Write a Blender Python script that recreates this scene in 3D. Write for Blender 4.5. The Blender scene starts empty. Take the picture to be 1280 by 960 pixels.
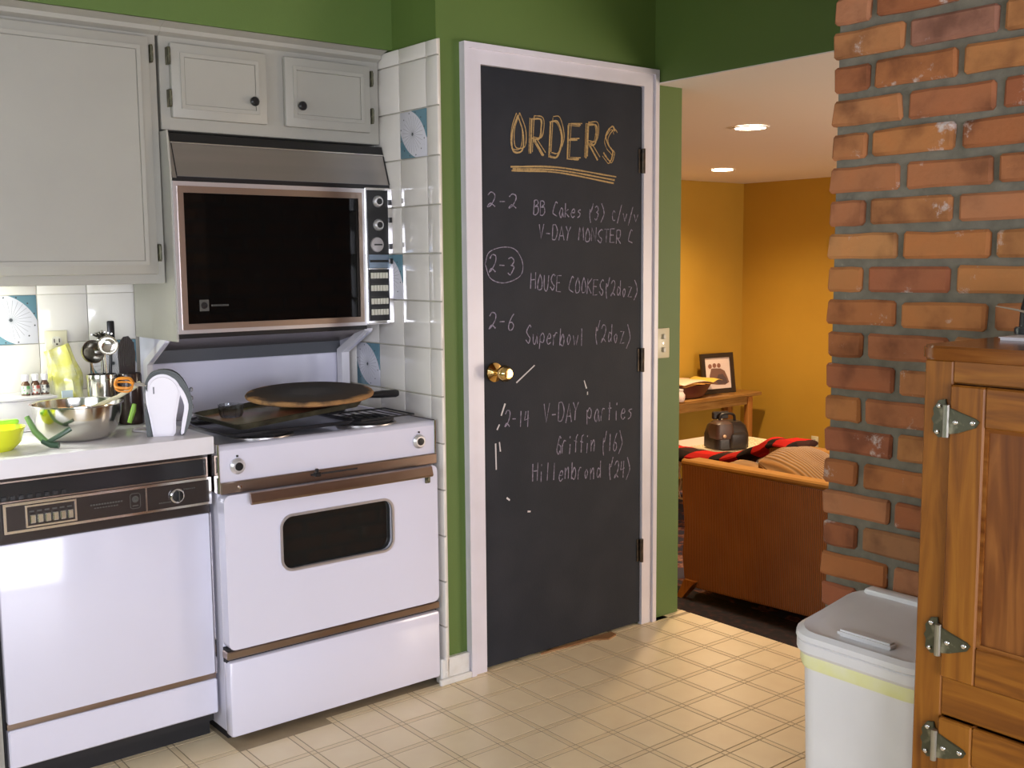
import bpy, bmesh, math, random
from mathutils import Vector, Matrix, noise
random.seed(7)
PI = math.pi
C = bpy.context.scene.collection
scn = bpy.context.scene

# ------------------------------------------------------------------ camera
yaw, pit, rol = math.radians(38.675), math.radians(-6.462), math.radians(-.48)
F_ = Vector((math.sin(yaw)*math.cos(pit), math.cos(yaw)*math.cos(pit), math.sin(pit)))
R0 = Vector((math.cos(yaw), -math.sin(yaw), 0)); U0 = R0.cross(F_)
R_ = math.cos(rol)*R0 + math.sin(rol)*U0; U_ = -math.sin(rol)*R0 + math.cos(rol)*U0
cd = bpy.data.cameras.new('camera'); cam = bpy.data.objects.new('camera', cd); C.objects.link(cam)
cd.sensor_width = 36; cd.lens = 1342.4/1280*36; cd.clip_start = .05
M = Matrix((R_, U_, -F_)).transposed().to_4x4(); M.translation = Vector((-1.253, -2.937, 1.432))
cam.matrix_world = M; scn.camera = cam

# ------------------------------------------------------------------ world, window and added fill light, exposure
w = bpy.data.worlds.new('world'); scn.world = w; w.use_nodes = True
bg = w.node_tree.nodes['Background']; bg.inputs[0].default_value = (.72, .82, 1, 1); bg.inputs[1].default_value = 1.5
scn.view_settings.view_transform = 'Standard'; scn.view_settings.look = 'None'
scn.view_settings.gamma = 1; scn.view_settings.use_curve_mapping = False
scn.view_settings.exposure = 0.0

def area(name, loc, target, sx, sy, power, col, spread=PI):
    l = bpy.data.lights.new(name, 'AREA'); l.shape = 'RECTANGLE'; l.size = sx; l.size_y = sy
    l.energy = power; l.color = col; l.spread = spread
    o = bpy.data.objects.new(name, l); C.objects.link(o); o.location = loc
    o.rotation_euler = (Vector(target)-Vector(loc)).to_track_quat('-Z', 'Y').to_euler(); return o
area('daylight_patio_door', (-1.15, -5.15, .95), (-.5, -.6, .05), 2.5, 1.7, 78, (.87, .88, 1), math.radians(125))
area('daylight_side_window', (-2.3, -1.2, 1.45), (.6, -.6, .3), 1.5, .9, 24, (.87, .9, 1))
area('living_room_fill', (4.2, -3.2, .9), (3.9, 1.0, 1.6), 2.2, 1.5, 130, (1, .84, .68))  # added fill without a window, brightens the living room and its ceiling

# ------------------------------------------------------------------ materials
def newmat(name):
    m = bpy.data.materials.new(name); m.use_nodes = True
    nt = m.node_tree; return m, nt, nt.nodes['Principled BSDF']
def N(nt, t, **k):
    n = nt.nodes.new(t)
    for a, b in k.items(): setattr(n, a, b)
    return n
def ramp(nt, stops, interp='LINEAR'):
    r = N(nt, 'ShaderNodeValToRGB'); r.color_ramp.interpolation = interp
    e = r.color_ramp.elements
    while len(e) < len(stops): e.new(.5)
    for i, (p, c) in enumerate(stops): e[i].position = p; e[i].color = (*c, 1)
    return r
def coords(nt, scale=(1, 1, 1), rand=False, kind='Object'):
    tc = N(nt, 'ShaderNodeTexCoord'); mp = N(nt, 'ShaderNodeMapping'); mp.inputs['Scale'].default_value = scale
    src = tc.outputs[kind]
    if rand:
        oi = N(nt, 'ShaderNodeObjectInfo'); vm = N(nt, 'ShaderNodeVectorMath', operation='MULTIPLY_ADD')
        cx = N(nt, 'ShaderNodeCombineXYZ')
        for i in range(3): nt.links.new(oi.outputs['Random'], cx.inputs[i])
        vm.inputs[1].default_value = (17, 23, 31)
        nt.links.new(cx.outputs[0], vm.inputs[0]); nt.links.new(src, vm.inputs[2]); src = vm.outputs[0]
    nt.links.new(src, mp.inputs[0]); return mp.outputs[0]
def bumpy(nt, bsdf, height, strength, dist=.002):
    b = N(nt, 'ShaderNodeBump'); b.inputs['Strength'].default_value = strength; b.inputs['Distance'].default_value = dist
    nt.links.new(height, b.inputs['Height']); nt.links.new(b.outputs[0], bsdf.inputs['Normal'])
def mat(name, col, rough=.5, metal=0, c2=None, vs=6, bump=0, bs=60, coat=0, spec=.5, rand=False, stretch=(1, 1, 1), thr=(.35, .7)):
    m, nt, b = newmat(name)
    b.inputs['Base Color'].default_value = (*col, 1); b.inputs['Roughness'].default_value = rough
    b.inputs['Metallic'].default_value = metal; b.inputs['Coat Weight'].default_value = coat; b.inputs['Coat Roughness'].default_value = .06
    b.inputs['Specular IOR Level'].default_value = spec
    if c2 is not None:
        n = N(nt, 'ShaderNodeTexNoise'); n.inputs['Scale'].default_value = vs; n.inputs['Detail'].default_value = 5
        nt.links.new(coords(nt, stretch, rand), n.inputs['Vector'])
        r = ramp(nt, [(thr[0], col), (thr[1], c2)]); nt.links.new(n.outputs['Fac'], r.inputs[0]); nt.links.new(r.outputs[0], b.inputs['Base Color'])
    if bump:
        n = N(nt, 'ShaderNodeTexNoise'); n.inputs['Scale'].default_value = bs; n.inputs['Detail'].default_value = 4
        nt.links.new(coords(nt, stretch), n.inputs['Vector']); bumpy(nt, b, n.outputs['Fac'], bump)
    return m
def glassmat(name, col, rough=.02, ior=1.45):
    m, nt, b = newmat(name); b.inputs['Base Color'].default_value = (*col, 1); b.inputs['Roughness'].default_value = rough
    b.inputs['Transmission Weight'].default_value = 1; b.inputs['IOR'].default_value = ior; return m
def emit(name, col, s):
    m, nt, b = newmat(name); b.inputs['Emission Color'].default_value = (*col, 1); b.inputs['Emission Strength'].default_value = s; return m
def wood(name, c1, c2, c3, axis, rough=.45):
    m, nt, b = newmat(name); b.inputs['Roughness'].default_value = rough; b.inputs['Specular IOR Level'].default_value = .3
    s = [16, 16, 16]; s[axis] = 1.3
    v = coords(nt, s, True)
    n = N(nt, 'ShaderNodeTexNoise'); n.inputs['Scale'].default_value = 2.2; n.inputs['Detail'].default_value = 7; n.inputs['Distortion'].default_value = 1.2
    nt.links.new(v, n.inputs['Vector'])
    r = ramp(nt, [(.28, c1), (.5, c2), (.72, c3)]); nt.links.new(n.outputs['Fac'], r.inputs[0]); nt.links.new(r.outputs[0], b.inputs['Base Color'])
    bumpy(nt, b, n.outputs['Fac'], .15, .001); return m
def cord_mat(name, col, c2, scale, axis='X', strength=1.0):
    m, nt, b = newmat(name); b.inputs['Roughness'].default_value = .85; b.inputs['Sheen Weight'].default_value = .4
    wv = N(nt, 'ShaderNodeTexWave'); wv.bands_direction = axis; wv.inputs['Scale'].default_value = scale; wv.inputs['Distortion'].default_value = .25; wv.inputs['Detail'].default_value = 1
    nt.links.new(coords(nt), wv.inputs['Vector'])
    n = N(nt, 'ShaderNodeTexNoise'); n.inputs['Scale'].default_value = 5; nt.links.new(coords(nt), n.inputs['Vector'])
    r = ramp(nt, [(.3, col), (.7, c2)]); nt.links.new(n.outputs['Fac'], r.inputs[0])
    mx = N(nt, 'ShaderNodeMix', data_type='RGBA', blend_type='MULTIPLY'); mx.inputs[0].default_value = .45
    nt.links.new(r.outputs[0], mx.inputs[6]); nt.links.new(wv.outputs[0], mx.inputs[7]); nt.links.new(mx.outputs[2], b.inputs['Base Color'])
    bumpy(nt, b, wv.outputs['Fac'], strength, .006); return m

GREEN = (.100, .168, .033)
m_green = mat('green_paint', GREEN, .55, c2=(.092, .155, .030), vs=2, bump=.12, bs=180)
m_yellow = mat('ochre_paint', (.50, .30, .036), .6, c2=(.47, .275, .031), vs=2, bump=.1, bs=160)
m_ceil = mat('ceiling_paint', (.86, .80, .76), .8, bump=.15, bs=120)
m_trim = mat('white_gloss_trim_paint', (.72, .69, .76), .3, c2=(.68, .65, .71), vs=9, bump=.05, bs=30)
m_base = mat('old_baseboard_paint', (.72, .71, .68), .4, c2=(.6, .56, .5), vs=14, thr=(.5, .8))
m_cab = mat('cream_cabinet_paint', (.37, .36, .315), .45, c2=(.345, .335, .295), vs=3, bump=.06, bs=90)
m_tile = mat('glazed_cream_tile', (.75, .72, .675), .09, c2=(.72, .69, .64), vs=4, bump=.04, bs=9, rand=True)
m_grout = mat('tile_grout', (.60, .56, .47), .9)
m_lam = mat('white_laminate', (.80, .78, .82), .22, c2=(.76, .74, .76), vs=5)
m_enam = mat('white_enamel', (.70, .69, .80), .14, c2=(.68, .67, .77), vs=2, coat=.3)
m_dark = mat('black_void', (.012, .011, .012), .7)
m_chrome = mat('chrome', (.80, .78, .78), .12, 1)
m_bchrome = mat('aged_brown_chrome', (.42, .34, .29), .28, 1, c2=(.26, .18, .14), vs=9, stretch=(.25, 1, 1))
m_satin = mat('satin_silver', (.72, .71, .72), .35, .75)
m_steel = mat('brushed_steel', (.50, .47, .46), .36, 1, c2=(.44, .42, .41), vs=3, stretch=(.2, 1, 6))
m_steel2 = mat('polished_steel', (.72, .71, .66), .16, 1, c2=(.6, .58, .52), vs=5)
m_blkgl = mat('black_glass', (.003, .003, .003), .05, spec=.22)
m_ovengl = mat('oven_glass', (.012, .013, .012), .05)
m_blk = mat('black_plastic', (.012, .012, .013), .3)
m_brblk = mat('brown_black_panel', (.028, .02, .018), .22)
m_gry = mat('grey_plate', (.2, .2, .22), .4)
m_print = mat('silver_print', (.07, .068, .06), .4)
m_btn = mat('ivory_buttons', (.62, .60, .50), .35)
m_chalkb = mat('chalkboard_paint', (.016, .019, .027), .62, c2=(.024, .027, .036), vs=5, bump=.25, bs=220, thr=(.4, .75), spec=.22)
m_white_chalk = mat('white_chalk', (.30, .27, .36), .95, c2=(.13, .12, .16), vs=90, thr=(.45, .62))
m_yel_chalk = mat('yellow_chalk', (.46, .31, .13), .95, c2=(.22, .15, .07), vs=120, thr=(.5, .7))
m_brass = mat('brass', (.75, .52, .2), .13, 1)
m_ironbr = mat('dark_hinge_metal', (.06, .05, .045), .4, .8, c2=(.16, .12, .08), vs=40)
m_abrass = mat('antique_brass', (.085, .082, .048), .42, .5, c2=(.26, .24, .16), vs=55, thr=(.52, .72), bump=.3, bs=80)
m_ivory = mat('ivory_plastic', (.66, .62, .44), .35)
m_hole = mat('socket_slots', (.05, .04, .03), .6)
WOODC = ((.12, .034, .004), (.24, .082, .007), (.33, .128, .013))
m_oakv = wood('golden_oak_upright', *WOODC, 2)
m_oakh = wood('golden_oak_level', *WOODC, 1)
m_oakp = wood('golden_oak_panel', (.10, .028, .005), (.175, .055, .009), (.29, .105, .02), 2)
m_oakt = wood('golden_oak_top', (.12, .035, .007), (.20, .065, .012), (.28, .11, .024), 1, .18)
m_tabw = wood('warm_table_wood', (.20, .09, .025), (.36, .19, .06), (.45, .26, .09), 0, .3)
m_legw = wood('orange_leg_wood', (.28, .10, .02), (.42, .17, .04), (.5, .23, .06), 2, .3)
m_mort = mat('grey_mortar', (.19, .17, .13), .95, c2=(.13, .12, .09), vs=30, bump=.8, bs=90)
m_bin = mat('white_bin_plastic', (.79, .78, .80), .3, c2=(.70, .69, .71), vs=4)
m_liner = mat('pale_yellow_bin_liner', (.78, .78, .38), .3, c2=(.82, .82, .6), vs=14)
m_floorline = mat('vinyl_lines', (.36, .28, .175), .5, c2=(.42, .33, .21), vs=20)
m_floor = mat('vinyl_squares', (.87, .73, .49), .3, c2=(.83, .68, .45), vs=12, bump=.06, bs=60, rand=True)
m_strip = mat('vinyl_strips', (.80, .65, .42), .32)
m_dwood = mat('dark_threshold_wood', (.05, .026, .014), .4, c2=(.03, .016, .01), vs=12)

# brick
def brick_mat():
    m, nt, b = newmat('salvaged_brick'); b.inputs['Roughness'].default_value = .92
    oi = N(nt, 'ShaderNodeObjectInfo'); v = coords(nt, (1, 1, 1), True)
    base = ramp(nt, [(0, (.27, .085, .036)), (.18, (.40, .15, .045)), (.38, (.42, .18, .058)), (.52, (.31, .10, .045)), (.68, (.45, .205, .07)), (.82, (.15, .065, .045)), (.9, (.36, .16, .10)), (1, (.42, .165, .05))])
    nt.links.new(oi.outputs['Random'], base.inputs[0])
    n1 = N(nt, 'ShaderNodeTexNoise'); n1.inputs['Scale'].default_value = 12; n1.inputs['Detail'].default_value = 6; nt.links.new(v, n1.inputs[0])
    r1 = ramp(nt, [(.3, (.45, .40, .38)), (.5, (1, 1, 1)), (.75, (1.15, 1.05, .95))]); nt.links.new(n1.outputs['Fac'], r1.inputs[0])
    mx = N(nt, 'ShaderNodeMix', data_type='RGBA', blend_type='MULTIPLY'); mx.inputs[0].default_value = .8
    nt.links.new(base.outputs[0], mx.inputs[6]); nt.links.new(r1.outputs[0], mx.inputs[7])
    n2 = N(nt, 'ShaderNodeTexNoise'); n2.inputs['Scale'].default_value = 9; n2.inputs['Detail'].default_value = 8; n2.inputs['Roughness'].default_value = .7; nt.links.new(v, n2.inputs[0])
    r2 = ramp(nt, [(.585, (0, 0, 0)), (.66, (1, 1, 1))]); nt.links.new(n2.outputs['Fac'], r2.inputs[0])
    mx2 = N(nt, 'ShaderNodeMix', data_type='RGBA'); nt.links.new(r2.outputs[0], mx2.inputs[0])
    nt.links.new(mx.outputs[2], mx2.inputs[6]); mx2.inputs[7].default_value = (.55, .47, .43, 1)
    nt.links.new(mx2.outputs[2], b.inputs['Base Color'])
    n3 = N(nt, 'ShaderNodeTexNoise'); n3.inputs['Scale'].default_value = 70; n3.inputs['Detail'].default_value = 5; nt.links.new(v, n3.inputs[0])
    bumpy(nt, b, n3.outputs['Fac'], .6, .003); return m
m_brick = brick_mat()

# printed starburst tile; u along sign*axis, v up
def decor_mat(name, axis, sign):
    m, nt, b = newmat(name); b.inputs['Roughness'].default_value = .09
    tc = N(nt, 'ShaderNodeTexCoord'); sp = N(nt, 'ShaderNodeSeparateXYZ'); nt.links.new(tc.outputs['Object'], sp.inputs[0])
    def Mth(op, a, c=None, cl=False):
        n = N(nt, 'ShaderNodeMath', operation=op); n.use_clamp = cl
        for i, x in enumerate([a, c]):
            if x is None: continue
            if isinstance(x, (int, float)): n.inputs[i].default_value = x
            else: nt.links.new(x, n.inputs[i])
        return n.outputs[0]
    u = Mth('MULTIPLY', sp.outputs[axis], sign/.152); v = Mth('MULTIPLY', sp.outputs[2], 1/.152)
    def dist(cx, cy):
        a = Mth('SUBTRACT', u, cx); c = Mth('SUBTRACT', v, cy)
        return Mth('SQRT', Mth('ADD', Mth('MULTIPLY', a, a), Mth('MULTIPLY', c, c)))
    lens = Mth('MULTIPLY', Mth('LESS_THAN', dist(-.37, -.37), .92), Mth('LESS_THAN', dist(.37, .37), .92))
    d = dist(-.02, 0); ang = Mth('ARCTAN2', v, Mth('ADD', u, .02))
    fr = Mth('ABSOLUTE', Mth('SUBTRACT', Mth('FRACT', Mth('MULTIPLY', ang, 24/(2*PI))), .5))
    line = Mth('LESS_THAN', Mth('MULTIPLY', fr, Mth('MULTIPLY', d, 2*PI/24)), .004)
    line = Mth('MULTIPLY', line, Mth('LESS_THAN', d, .40)); dot = Mth('LESS_THAN', d, .035)
    ring = Mth('LESS_THAN', Mth('ABSOLUTE', Mth('SUBTRACT', d, .47)), .014)
    fr2 = Mth('ABSOLUTE', Mth('SUBTRACT', Mth('FRACT', Mth('MULTIPLY', ang, 12/(2*PI))), .5))
    ring = Mth('MULTIPLY', ring, Mth('LESS_THAN', fr2, .06))
    mark = Mth('MAXIMUM', Mth('MULTIPLY', line, .55), Mth('MAXIMUM', dot, ring))
    m1 = N(nt, 'ShaderNodeMix', data_type='RGBA'); nt.links.new(lens, m1.inputs[0]); m1.inputs[6].default_value = (.13, .25, .31, 1); m1.inputs[7].default_value = (.64, .64, .70, 1)
    m2 = N(nt, 'ShaderNodeMix', data_type='RGBA'); nt.links.new(mark, m2.inputs[0]); nt.links.new(m1.outputs[2], m2.inputs[6]); m2.inputs[7].default_value = (.07, .08, .09, 1)
    nt.links.new(m2.outputs[2], b.inputs['Base Color']); return m
m_decx = decor_mat('starburst_tile_print_front', 0, 1)
m_decy = decor_mat('starburst_tile_print_side', 1, -1)

# ------------------------------------------------------------------ mesh helpers
def rrect(cx, cy, w, d, r, n=5):
    pts = []
    for sx, sy, a0 in ((1, 1, 0), (-1, 1, 90), (-1, -1, 180), (1, -1, 270)):
        for k in range(n+1):
            a = math.radians(a0+90*k/n)
            pts.append((cx+sx*(w/2-r)+r*math.cos(a), cy+sy*(d/2-r)+r*math.sin(a)))
    return pts
class B:
    def __init__(s): s.b = bmesh.new()
    def box(s, x0, x1, y0, y1, z0, z1, bev=0, seg=1):
        r = bmesh.ops.create_cube(s.b, size=1, matrix=Matrix.Translation(((x0+x1)/2, (y0+y1)/2, (z0+z1)/2)) @ Matrix.Diagonal((abs(x1-x0), abs(y1-y0), abs(z1-z0), 1)))
        if bev:
            es = list({e for v in r['verts'] for e in v.link_edges})
            bmesh.ops.bevel(s.b, geom=es, offset=bev, segments=seg, affect='EDGES', profile=.5)
        return s
    def prism(s, pts, axis, a0, a1, bev=0):
        # pts are the two other coordinates in order (x,y,z minus axis)
        def mk(p, a):
            q = list(p); q.insert(axis, a); return s.b.verts.new(q)
        lo = [mk(p, a0) for p in pts]; hi = [mk(p, a1) for p in pts]; n = len(pts)
        fs = [s.b.faces.new(lo), s.b.faces.new(hi[::-1])]
        for i in range(n): fs.append(s.b.faces.new((lo[i], hi[i], hi[(i+1) % n], lo[(i+1) % n])))
        bmesh.ops.recalc_face_normals(s.b, faces=fs)
        if bev:
            es = [e for f in fs[:2] for e in f.edges]
            bmesh.ops.bevel(s.b, geom=es, offset=bev, segments=2, affect='EDGES')
        return s
    def frame(s, outer, inner, axis, a0, a1):
        def mk(p, a):
            q = list(p); q.insert(axis, a); return s.b.verts.new(q)
        n = len(outer); L = [[mk(p, a) for p in loop] for loop in (outer, inner) for a in (a0, a1)]
        fs = []
        for i in range(n):
            j = (i+1) % n
            for A, Bq in ((L[0], L[1]), (L[1], L[3]), (L[3], L[2]), (L[2], L[0])):
                fs.append(s.b.faces.new((A[i], A[j], Bq[j], Bq[i])))
        bmesh.ops.recalc_face_normals(s.b, faces=fs); return s
    def loft(s, secs, cap=True):
        rows = [[s.b.verts.new(p) for p in sec] for sec in secs]; n = len(rows[0]); fs = []
        for a, c in zip(rows, rows[1:]):
            for i in range(n): fs.append(s.b.faces.new((a[i], a[(i+1) % n], c[(i+1) % n], c[i])))
        if cap: fs.append(s.b.faces.new(rows[0][::-1])); fs.append(s.b.faces.new(rows[-1]))
        bmesh.ops.recalc_face_normals(s.b, faces=fs); return s
    def tube(s, pts, r, n=8, cap=True):
        pts = [Vector(p) for p in pts]; rs = r if isinstance(r, (list, tuple)) else [r]*len(pts); secs = []
        up = None
        for i, p in enumerate(pts):
            t = (pts[min(i+1, len(pts)-1)]-pts[max(i-1, 0)]).normalized()
            if up is None: up = t.orthogonal().normalized()
            up = (up-t*up.dot(t)).normalized(); sd = t.cross(up)
            secs.append([p+rs[i]*(math.cos(2*PI*k/n)*up+math.sin(2*PI*k/n)*sd) for k in range(n)])
        return s.loft(secs, cap)
    def lathe(s, prof, c=(0, 0, 0), n=32, axis='Z'):
        c = Vector(c); rows = []
        for r, h in prof:
            row = []
            for k in range(n):
                a = 2*PI*k/n; p = (r*math.cos(a), r*math.sin(a), h)
                if axis == 'Y': p = (p[0], -h, p[1])     # h grows towards -Y
                if axis == 'X': p = (-h, p[0], p[1])
                row.append(s.b.verts.new(c+Vector(p)))
            rows.append(row)
        fs = []
        for a, q in zip(rows, rows[1:]):
            for i in range(n): fs.append(s.b.faces.new((a[i], a[(i+1) % n], q[(i+1) % n], q[i])))
        if prof[0][0] > 1e-5 and prof[0] != prof[-1]: fs.append(s.b.faces.new(rows[0][::-1]))
        if prof[-1][0] > 1e-5 and prof[0] != prof[-1]: fs.append(s.b.faces.new(rows[-1]))
        bmesh.ops.remove_doubles(s.b, verts=[v for r_ in rows for v in r_], dist=1e-6)
        bmesh.ops.recalc_face_normals(s.b, faces=s.b.faces[:]); return s
    def torus(s, c, R, r, n=24, m=8, axis='Z'):
        return s.lathe([(R+r*math.cos(2*PI*k/m), r*math.sin(2*PI*k/m)) for k in range(m+1)], c, n, axis)
    def ball(s, c, rx, ry=None, rz=None, u=16, v=10):
        ry = rx if ry is None else ry; rz = rx if rz is None else rz
        bmesh.ops.create_uvsphere(s.b, u_segments=u, v_segments=v, radius=1, matrix=Matrix.Translation(c) @ Matrix.Diagonal((rx, ry, rz, 1))); return s
    def xf(s, m): bmesh.ops.transform(s.b, matrix=m, verts=s.b.verts[:]); return s
    def grid(s, fn, nu, nv):
        V = [[s.b.verts.new(fn(i/nu, j/nv)) for j in range(nv+1)] for i in range(nu+1)]
        for i in range(nu):
            for j in range(nv): s.b.faces.new((V[i][j], V[i+1][j], V[i+1][j+1], V[i][j+1]))
        return s
def smooth(me, ang=35):
    me.shade_smooth()
    try: me.set_sharp_from_angle(angle=math.radians(ang))
    except Exception: pass
def obj(name, b, m, parent=None, local=False, sm=True, label=None):
    """link the mesh; b's coordinates are world ones, or the thing's own when local"""
    bm = b.b; vs = bm.verts
    lo = Vector([min(v.co[i] for v in vs) for i in range(3)]); hi = Vector([max(v.co[i] for v in vs) for i in range(3)])
    c = (lo+hi)/2; bmesh.ops.translate(bm, vec=-c, verts=bm.verts[:])
    me = bpy.data.meshes.new(name); bm.to_mesh(me); bm.free(); me.materials.append(m)
    if sm: smooth(me)
    o = bpy.data.objects.new(name, me); C.objects.link(o)
    if parent is not None:
        o.parent = parent
        o.location = c if local else c-wpos(parent)
    else: o.location = c
    if label: o['label'] = label
    return o
def wpos(o):
    p = Vector(o.location)
    while o.parent: o = o.parent; p += Vector(o.location)
    return p
def tag(o, label, cat, group=None):
    o['label'] = label; o['category'] = cat
    if group: o['group'] = group
    return o
def thing(name, label, cat, loc=(0, 0, 0), rotz=0, group=None):
    o = bpy.data.objects.new(name, None); C.objects.link(o); o.empty_display_size = .05
    o.location = loc; o.rotation_euler = (0, 0, rotz); return tag(o, label, cat, group)
def struct(name, b, m, parent=None, label=None, sm=True):
    o = obj(name, b, m, parent, sm=sm)
    if parent is None: o['kind'] = 'structure'
    if label: o['label'] = label
    return o
def inst(src, name, loc, parent, rot=None):
    o = bpy.data.objects.new(name, src); C.objects.link(o); o.parent = parent; o.location = Vector(loc)-wpos(parent)
    if rot: o.rotation_euler = rot
    return o
def meshof(b, m, sm=True):
    me = bpy.data.meshes.new('piece'); b.b.to_mesh(me); b.b.free(); me.materials.append(m)
    if sm: smooth(me)
    return me
def curve(pts, k=6):
    P = [Vector(p) for p in pts]; P = [2*P[0]-P[1]]+P+[2*P[-1]-P[-2]]; out = []
    for i in range(1, len(P)-2):
        a, b, c, d = P[i-1:i+3]
        for j in range(k):
            t = j/k; out.append(.5*((2*b)+(c-a)*t+(2*a-5*b+4*c-d)*t*t+(3*b-a-3*c+d)*t*t*t))
    out.append(P[-2]); return out

# ================================================================== SETTING
YD = -.011
# kitchen floor: sheet with proud squares and double lines between them
fl = struct('floor', B().box(-3, 1.976, -5.3, .66, -.08, -.0012), m_floorline)
S, GX, GY = .155, .484, -.047
nose = struct('trim_1', B().box(1.95, 1.985, -1.47, .0, -.1, -.004, .004), m_dwood, label='dark wooden edge of the kitchen floor above the sunken room')
sq = meshof(B().box(-.0650, .0650, -.0650, .0650, -.0012, 0), m_floor, False)
rest = B(); strips = B()
Ci = Vector((-1.253, -2.937))
for i in range(-22, 10):
    for j in range(-5, 34):
        x = GX+S*(i+.5); y = GY-S*(j+.5)
        if x-.07 < -2.95 or y < -5.2: continue
        if x > 1.976-.06 or y > .64: continue
        if y > -.05 and x > -.02 and y > -.05+ (0 if x > .75 else 0): continue
        d = Vector((x, y))-Ci; fw = d.x*F_.x+d.y*F_.y; sd = d.x*R0.x+d.y*R0.y
        if fw > 2.35 and -.55 < sd/fw < .36 and y > -1.9: inst(sq, 'floor_tile', (x, y, 0), fl)
        else: rest.box(x-.0650, x+.0650, y-.0650, y+.0650, -.0012, 0)
        strips.box(x-.0650, x+.0650, y-S/2-.0080, y-S/2+.0080, -.0012, 0)
        strips.box(x-S/2-.0080, x-S/2+.0080, y-.0650, y+.0650, -.0012, 0)
        strips.box(x-S/2-.0080, x-S/2+.0080, y-S/2-.0080, y-S/2+.0080, -.0012, 0)
for i in range(-1, 9):      # cut squares along the pantry wall and door sill
    x = GX+S*(i+.5)
    if x+.0655 > 1.976: continue
    rest.box(x-.0650, x+.0650, GY+.012, .06 if x > .9 and x < 1.72 else -.0115, -.0012, 0)
    strips.box(x-.0650, x+.0650, GY-.0080, GY+.0080, -.0012, 0)
    strips.box(x-S/2-.0080, x-S/2+.0080, GY-.0080, GY+.0080, -.0012, 0).box(x-S/2-.0080, x-S/2+.0080, GY+.012, -.0115, -.0012, 0)
for j in range(0, 10):
    y = GY-S*(j+.5); rest.box(1.8915, 1.976, y-.0650, y+.0650, -.0012, 0); strips.box(1.8915, 1.976, y-S/2-.0080, y-S/2+.0080, -.0012, 0); strips.box(1.8715, 1.8875, y-.065, y+.065, -.0012, 0).box(1.8715, 1.8875, y-S/2-.008, y-S/2+.008, -.0012, 0)
rest.box(1.80, 1.976, GY+.012, -.0115, -.0012, 0)
o = obj('floor_squares', rest, m_floor, fl, sm=False); o['kind'] = 'stuff'
o = obj('floor_strips', strips, m_strip, fl, sm=False); o['kind'] = 'stuff'

# walls
wb = struct('wall_back', B().box(-2.9, .9, .632, .75, 0, 2.5), m_green)
wa = struct('wall_alcove', B().box(.787, .9, .12, .632, 0, 2.5), m_green)
wc = struct('wall_center', B().box(.787, .951, YD, .12, 0, 2.5).box(1.721, 1.95, YD, .12, -.43, 2.5).box(.951, 1.721, YD, .12, 2.084, 2.5), m_green)
struct('wall_header', B().box(1.80, 1.95, -1.47, YD, 2.104, 2.5), m_green)
struct('ceiling_header', B().box(1.798, 1.95, -1.47, YD-.001, 2.100, 2.104), m_ceil)
struct('wall_right', B().box(1.6, 1.95, -5.3, -3.0, -.43, 2.5), m_green)
struct('ceiling', B().box(-3, 1.95, -5.3, .75, 2.5, 2.6), mat('low_bounce_ceiling_paint', (.50, .48, .43), .8))  # unseen ceiling, darkened to bounce less light onto the upper walls
sf = struct('wall_soffit', B().box(-2.9, .787, .25, .632, 2.152, 2.5), m_green)
# side wall with a window, rear wall with a glazed patio door
wl = struct('wall_left', B().box(-2.6, -2.5, -5.3, -1.85, 0, 2.5).box(-2.6, -2.5, -.5, .63, 0, 2.5).box(-2.6, -2.5, -1.85, -.5, 0, 1.0).box(-2.6, -2.5, -1.85, -.5, 1.95, 2.5), m_green)
wr = struct('wall_rear', B().box(-2.9, -2.45, -5.4, -5.3, 0, 2.5).box(.2, 1.95, -5.4, -5.3, 0, 2.5).box(-2.45, .2, -5.4, -5.3, 2.05, 2.5), m_green)
m_pane = glassmat('window_glass', (1, 1, 1), 0)
w1 = struct('window_1', B().box(-2.61, -2.49, -1.85, -1.79, 1.0, 1.95).box(-2.61, -2.49, -.56, -.5, 1.0, 1.95).box(-2.61, -2.49, -1.79, -.56, 1.89, 1.95).box(-2.61, -2.49, -1.79, -.56, 1.0, 1.06).box(-2.57, -2.53, -1.79, -.56, 1.46, 1.5), m_trim)
obj('pane', B().box(-2.552, -2.548, -1.79, -.56, 1.06, 1.46), m_pane, w1); obj('pane', B().box(-2.552, -2.548, -1.79, -.56, 1.5, 1.89), m_pane, w1)
w2 = struct('window_2', B().box(-2.45, -2.38, -5.41, -5.29, 0, 2.05).box(.13, .2, -5.41, -5.29, 0, 2.05).box(-1.16, -1.09, -5.41, -5.29, 0, 2.05).box(-2.38, .13, -5.41, -5.29, 1.98, 2.05).box(-2.38, .13, -5.41, -5.29, 0, .08), m_trim)
obj('pane', B().box(-2.38, -1.16, -5.352, -5.348, .08, 1.98), m_pane, w2); obj('pane', B().box(-1.09, .13, -5.352, -5.348, .08, 1.98), m_pane, w2)

# ceramic tiles: back wall
TP, TT = .1525, .010
tile_x = meshof(B().box(-.0754, .0754, -TT/2, TT/2, -.0757, .0757, .0018, 2), m_tile)
dec_x = meshof(B().box(-.0745, .0745, -TT/2, TT/2, -.0755, .0755, .0022, 2), m_decx)
gb = obj('grout', B().box(-1.6, .787, .624, .632, .9, 1.84), m_grout, wb)
for r in range(4):
    zc = 1.344+.0765-r*.153+.0
    for k in range(11):
        xc = -.002-.0765-k*.1525
        if r == 0:
            inst(tile_x, 'tile', (xc, .6215, zc), wb); continue
        dec = (r == 1 and k == 2) or (r == 2 and k == 0) or (r == 3 and k == 6)
        inst(dec_x if dec else tile_x, 'tile', (xc, .6215, zc), wb)
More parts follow.
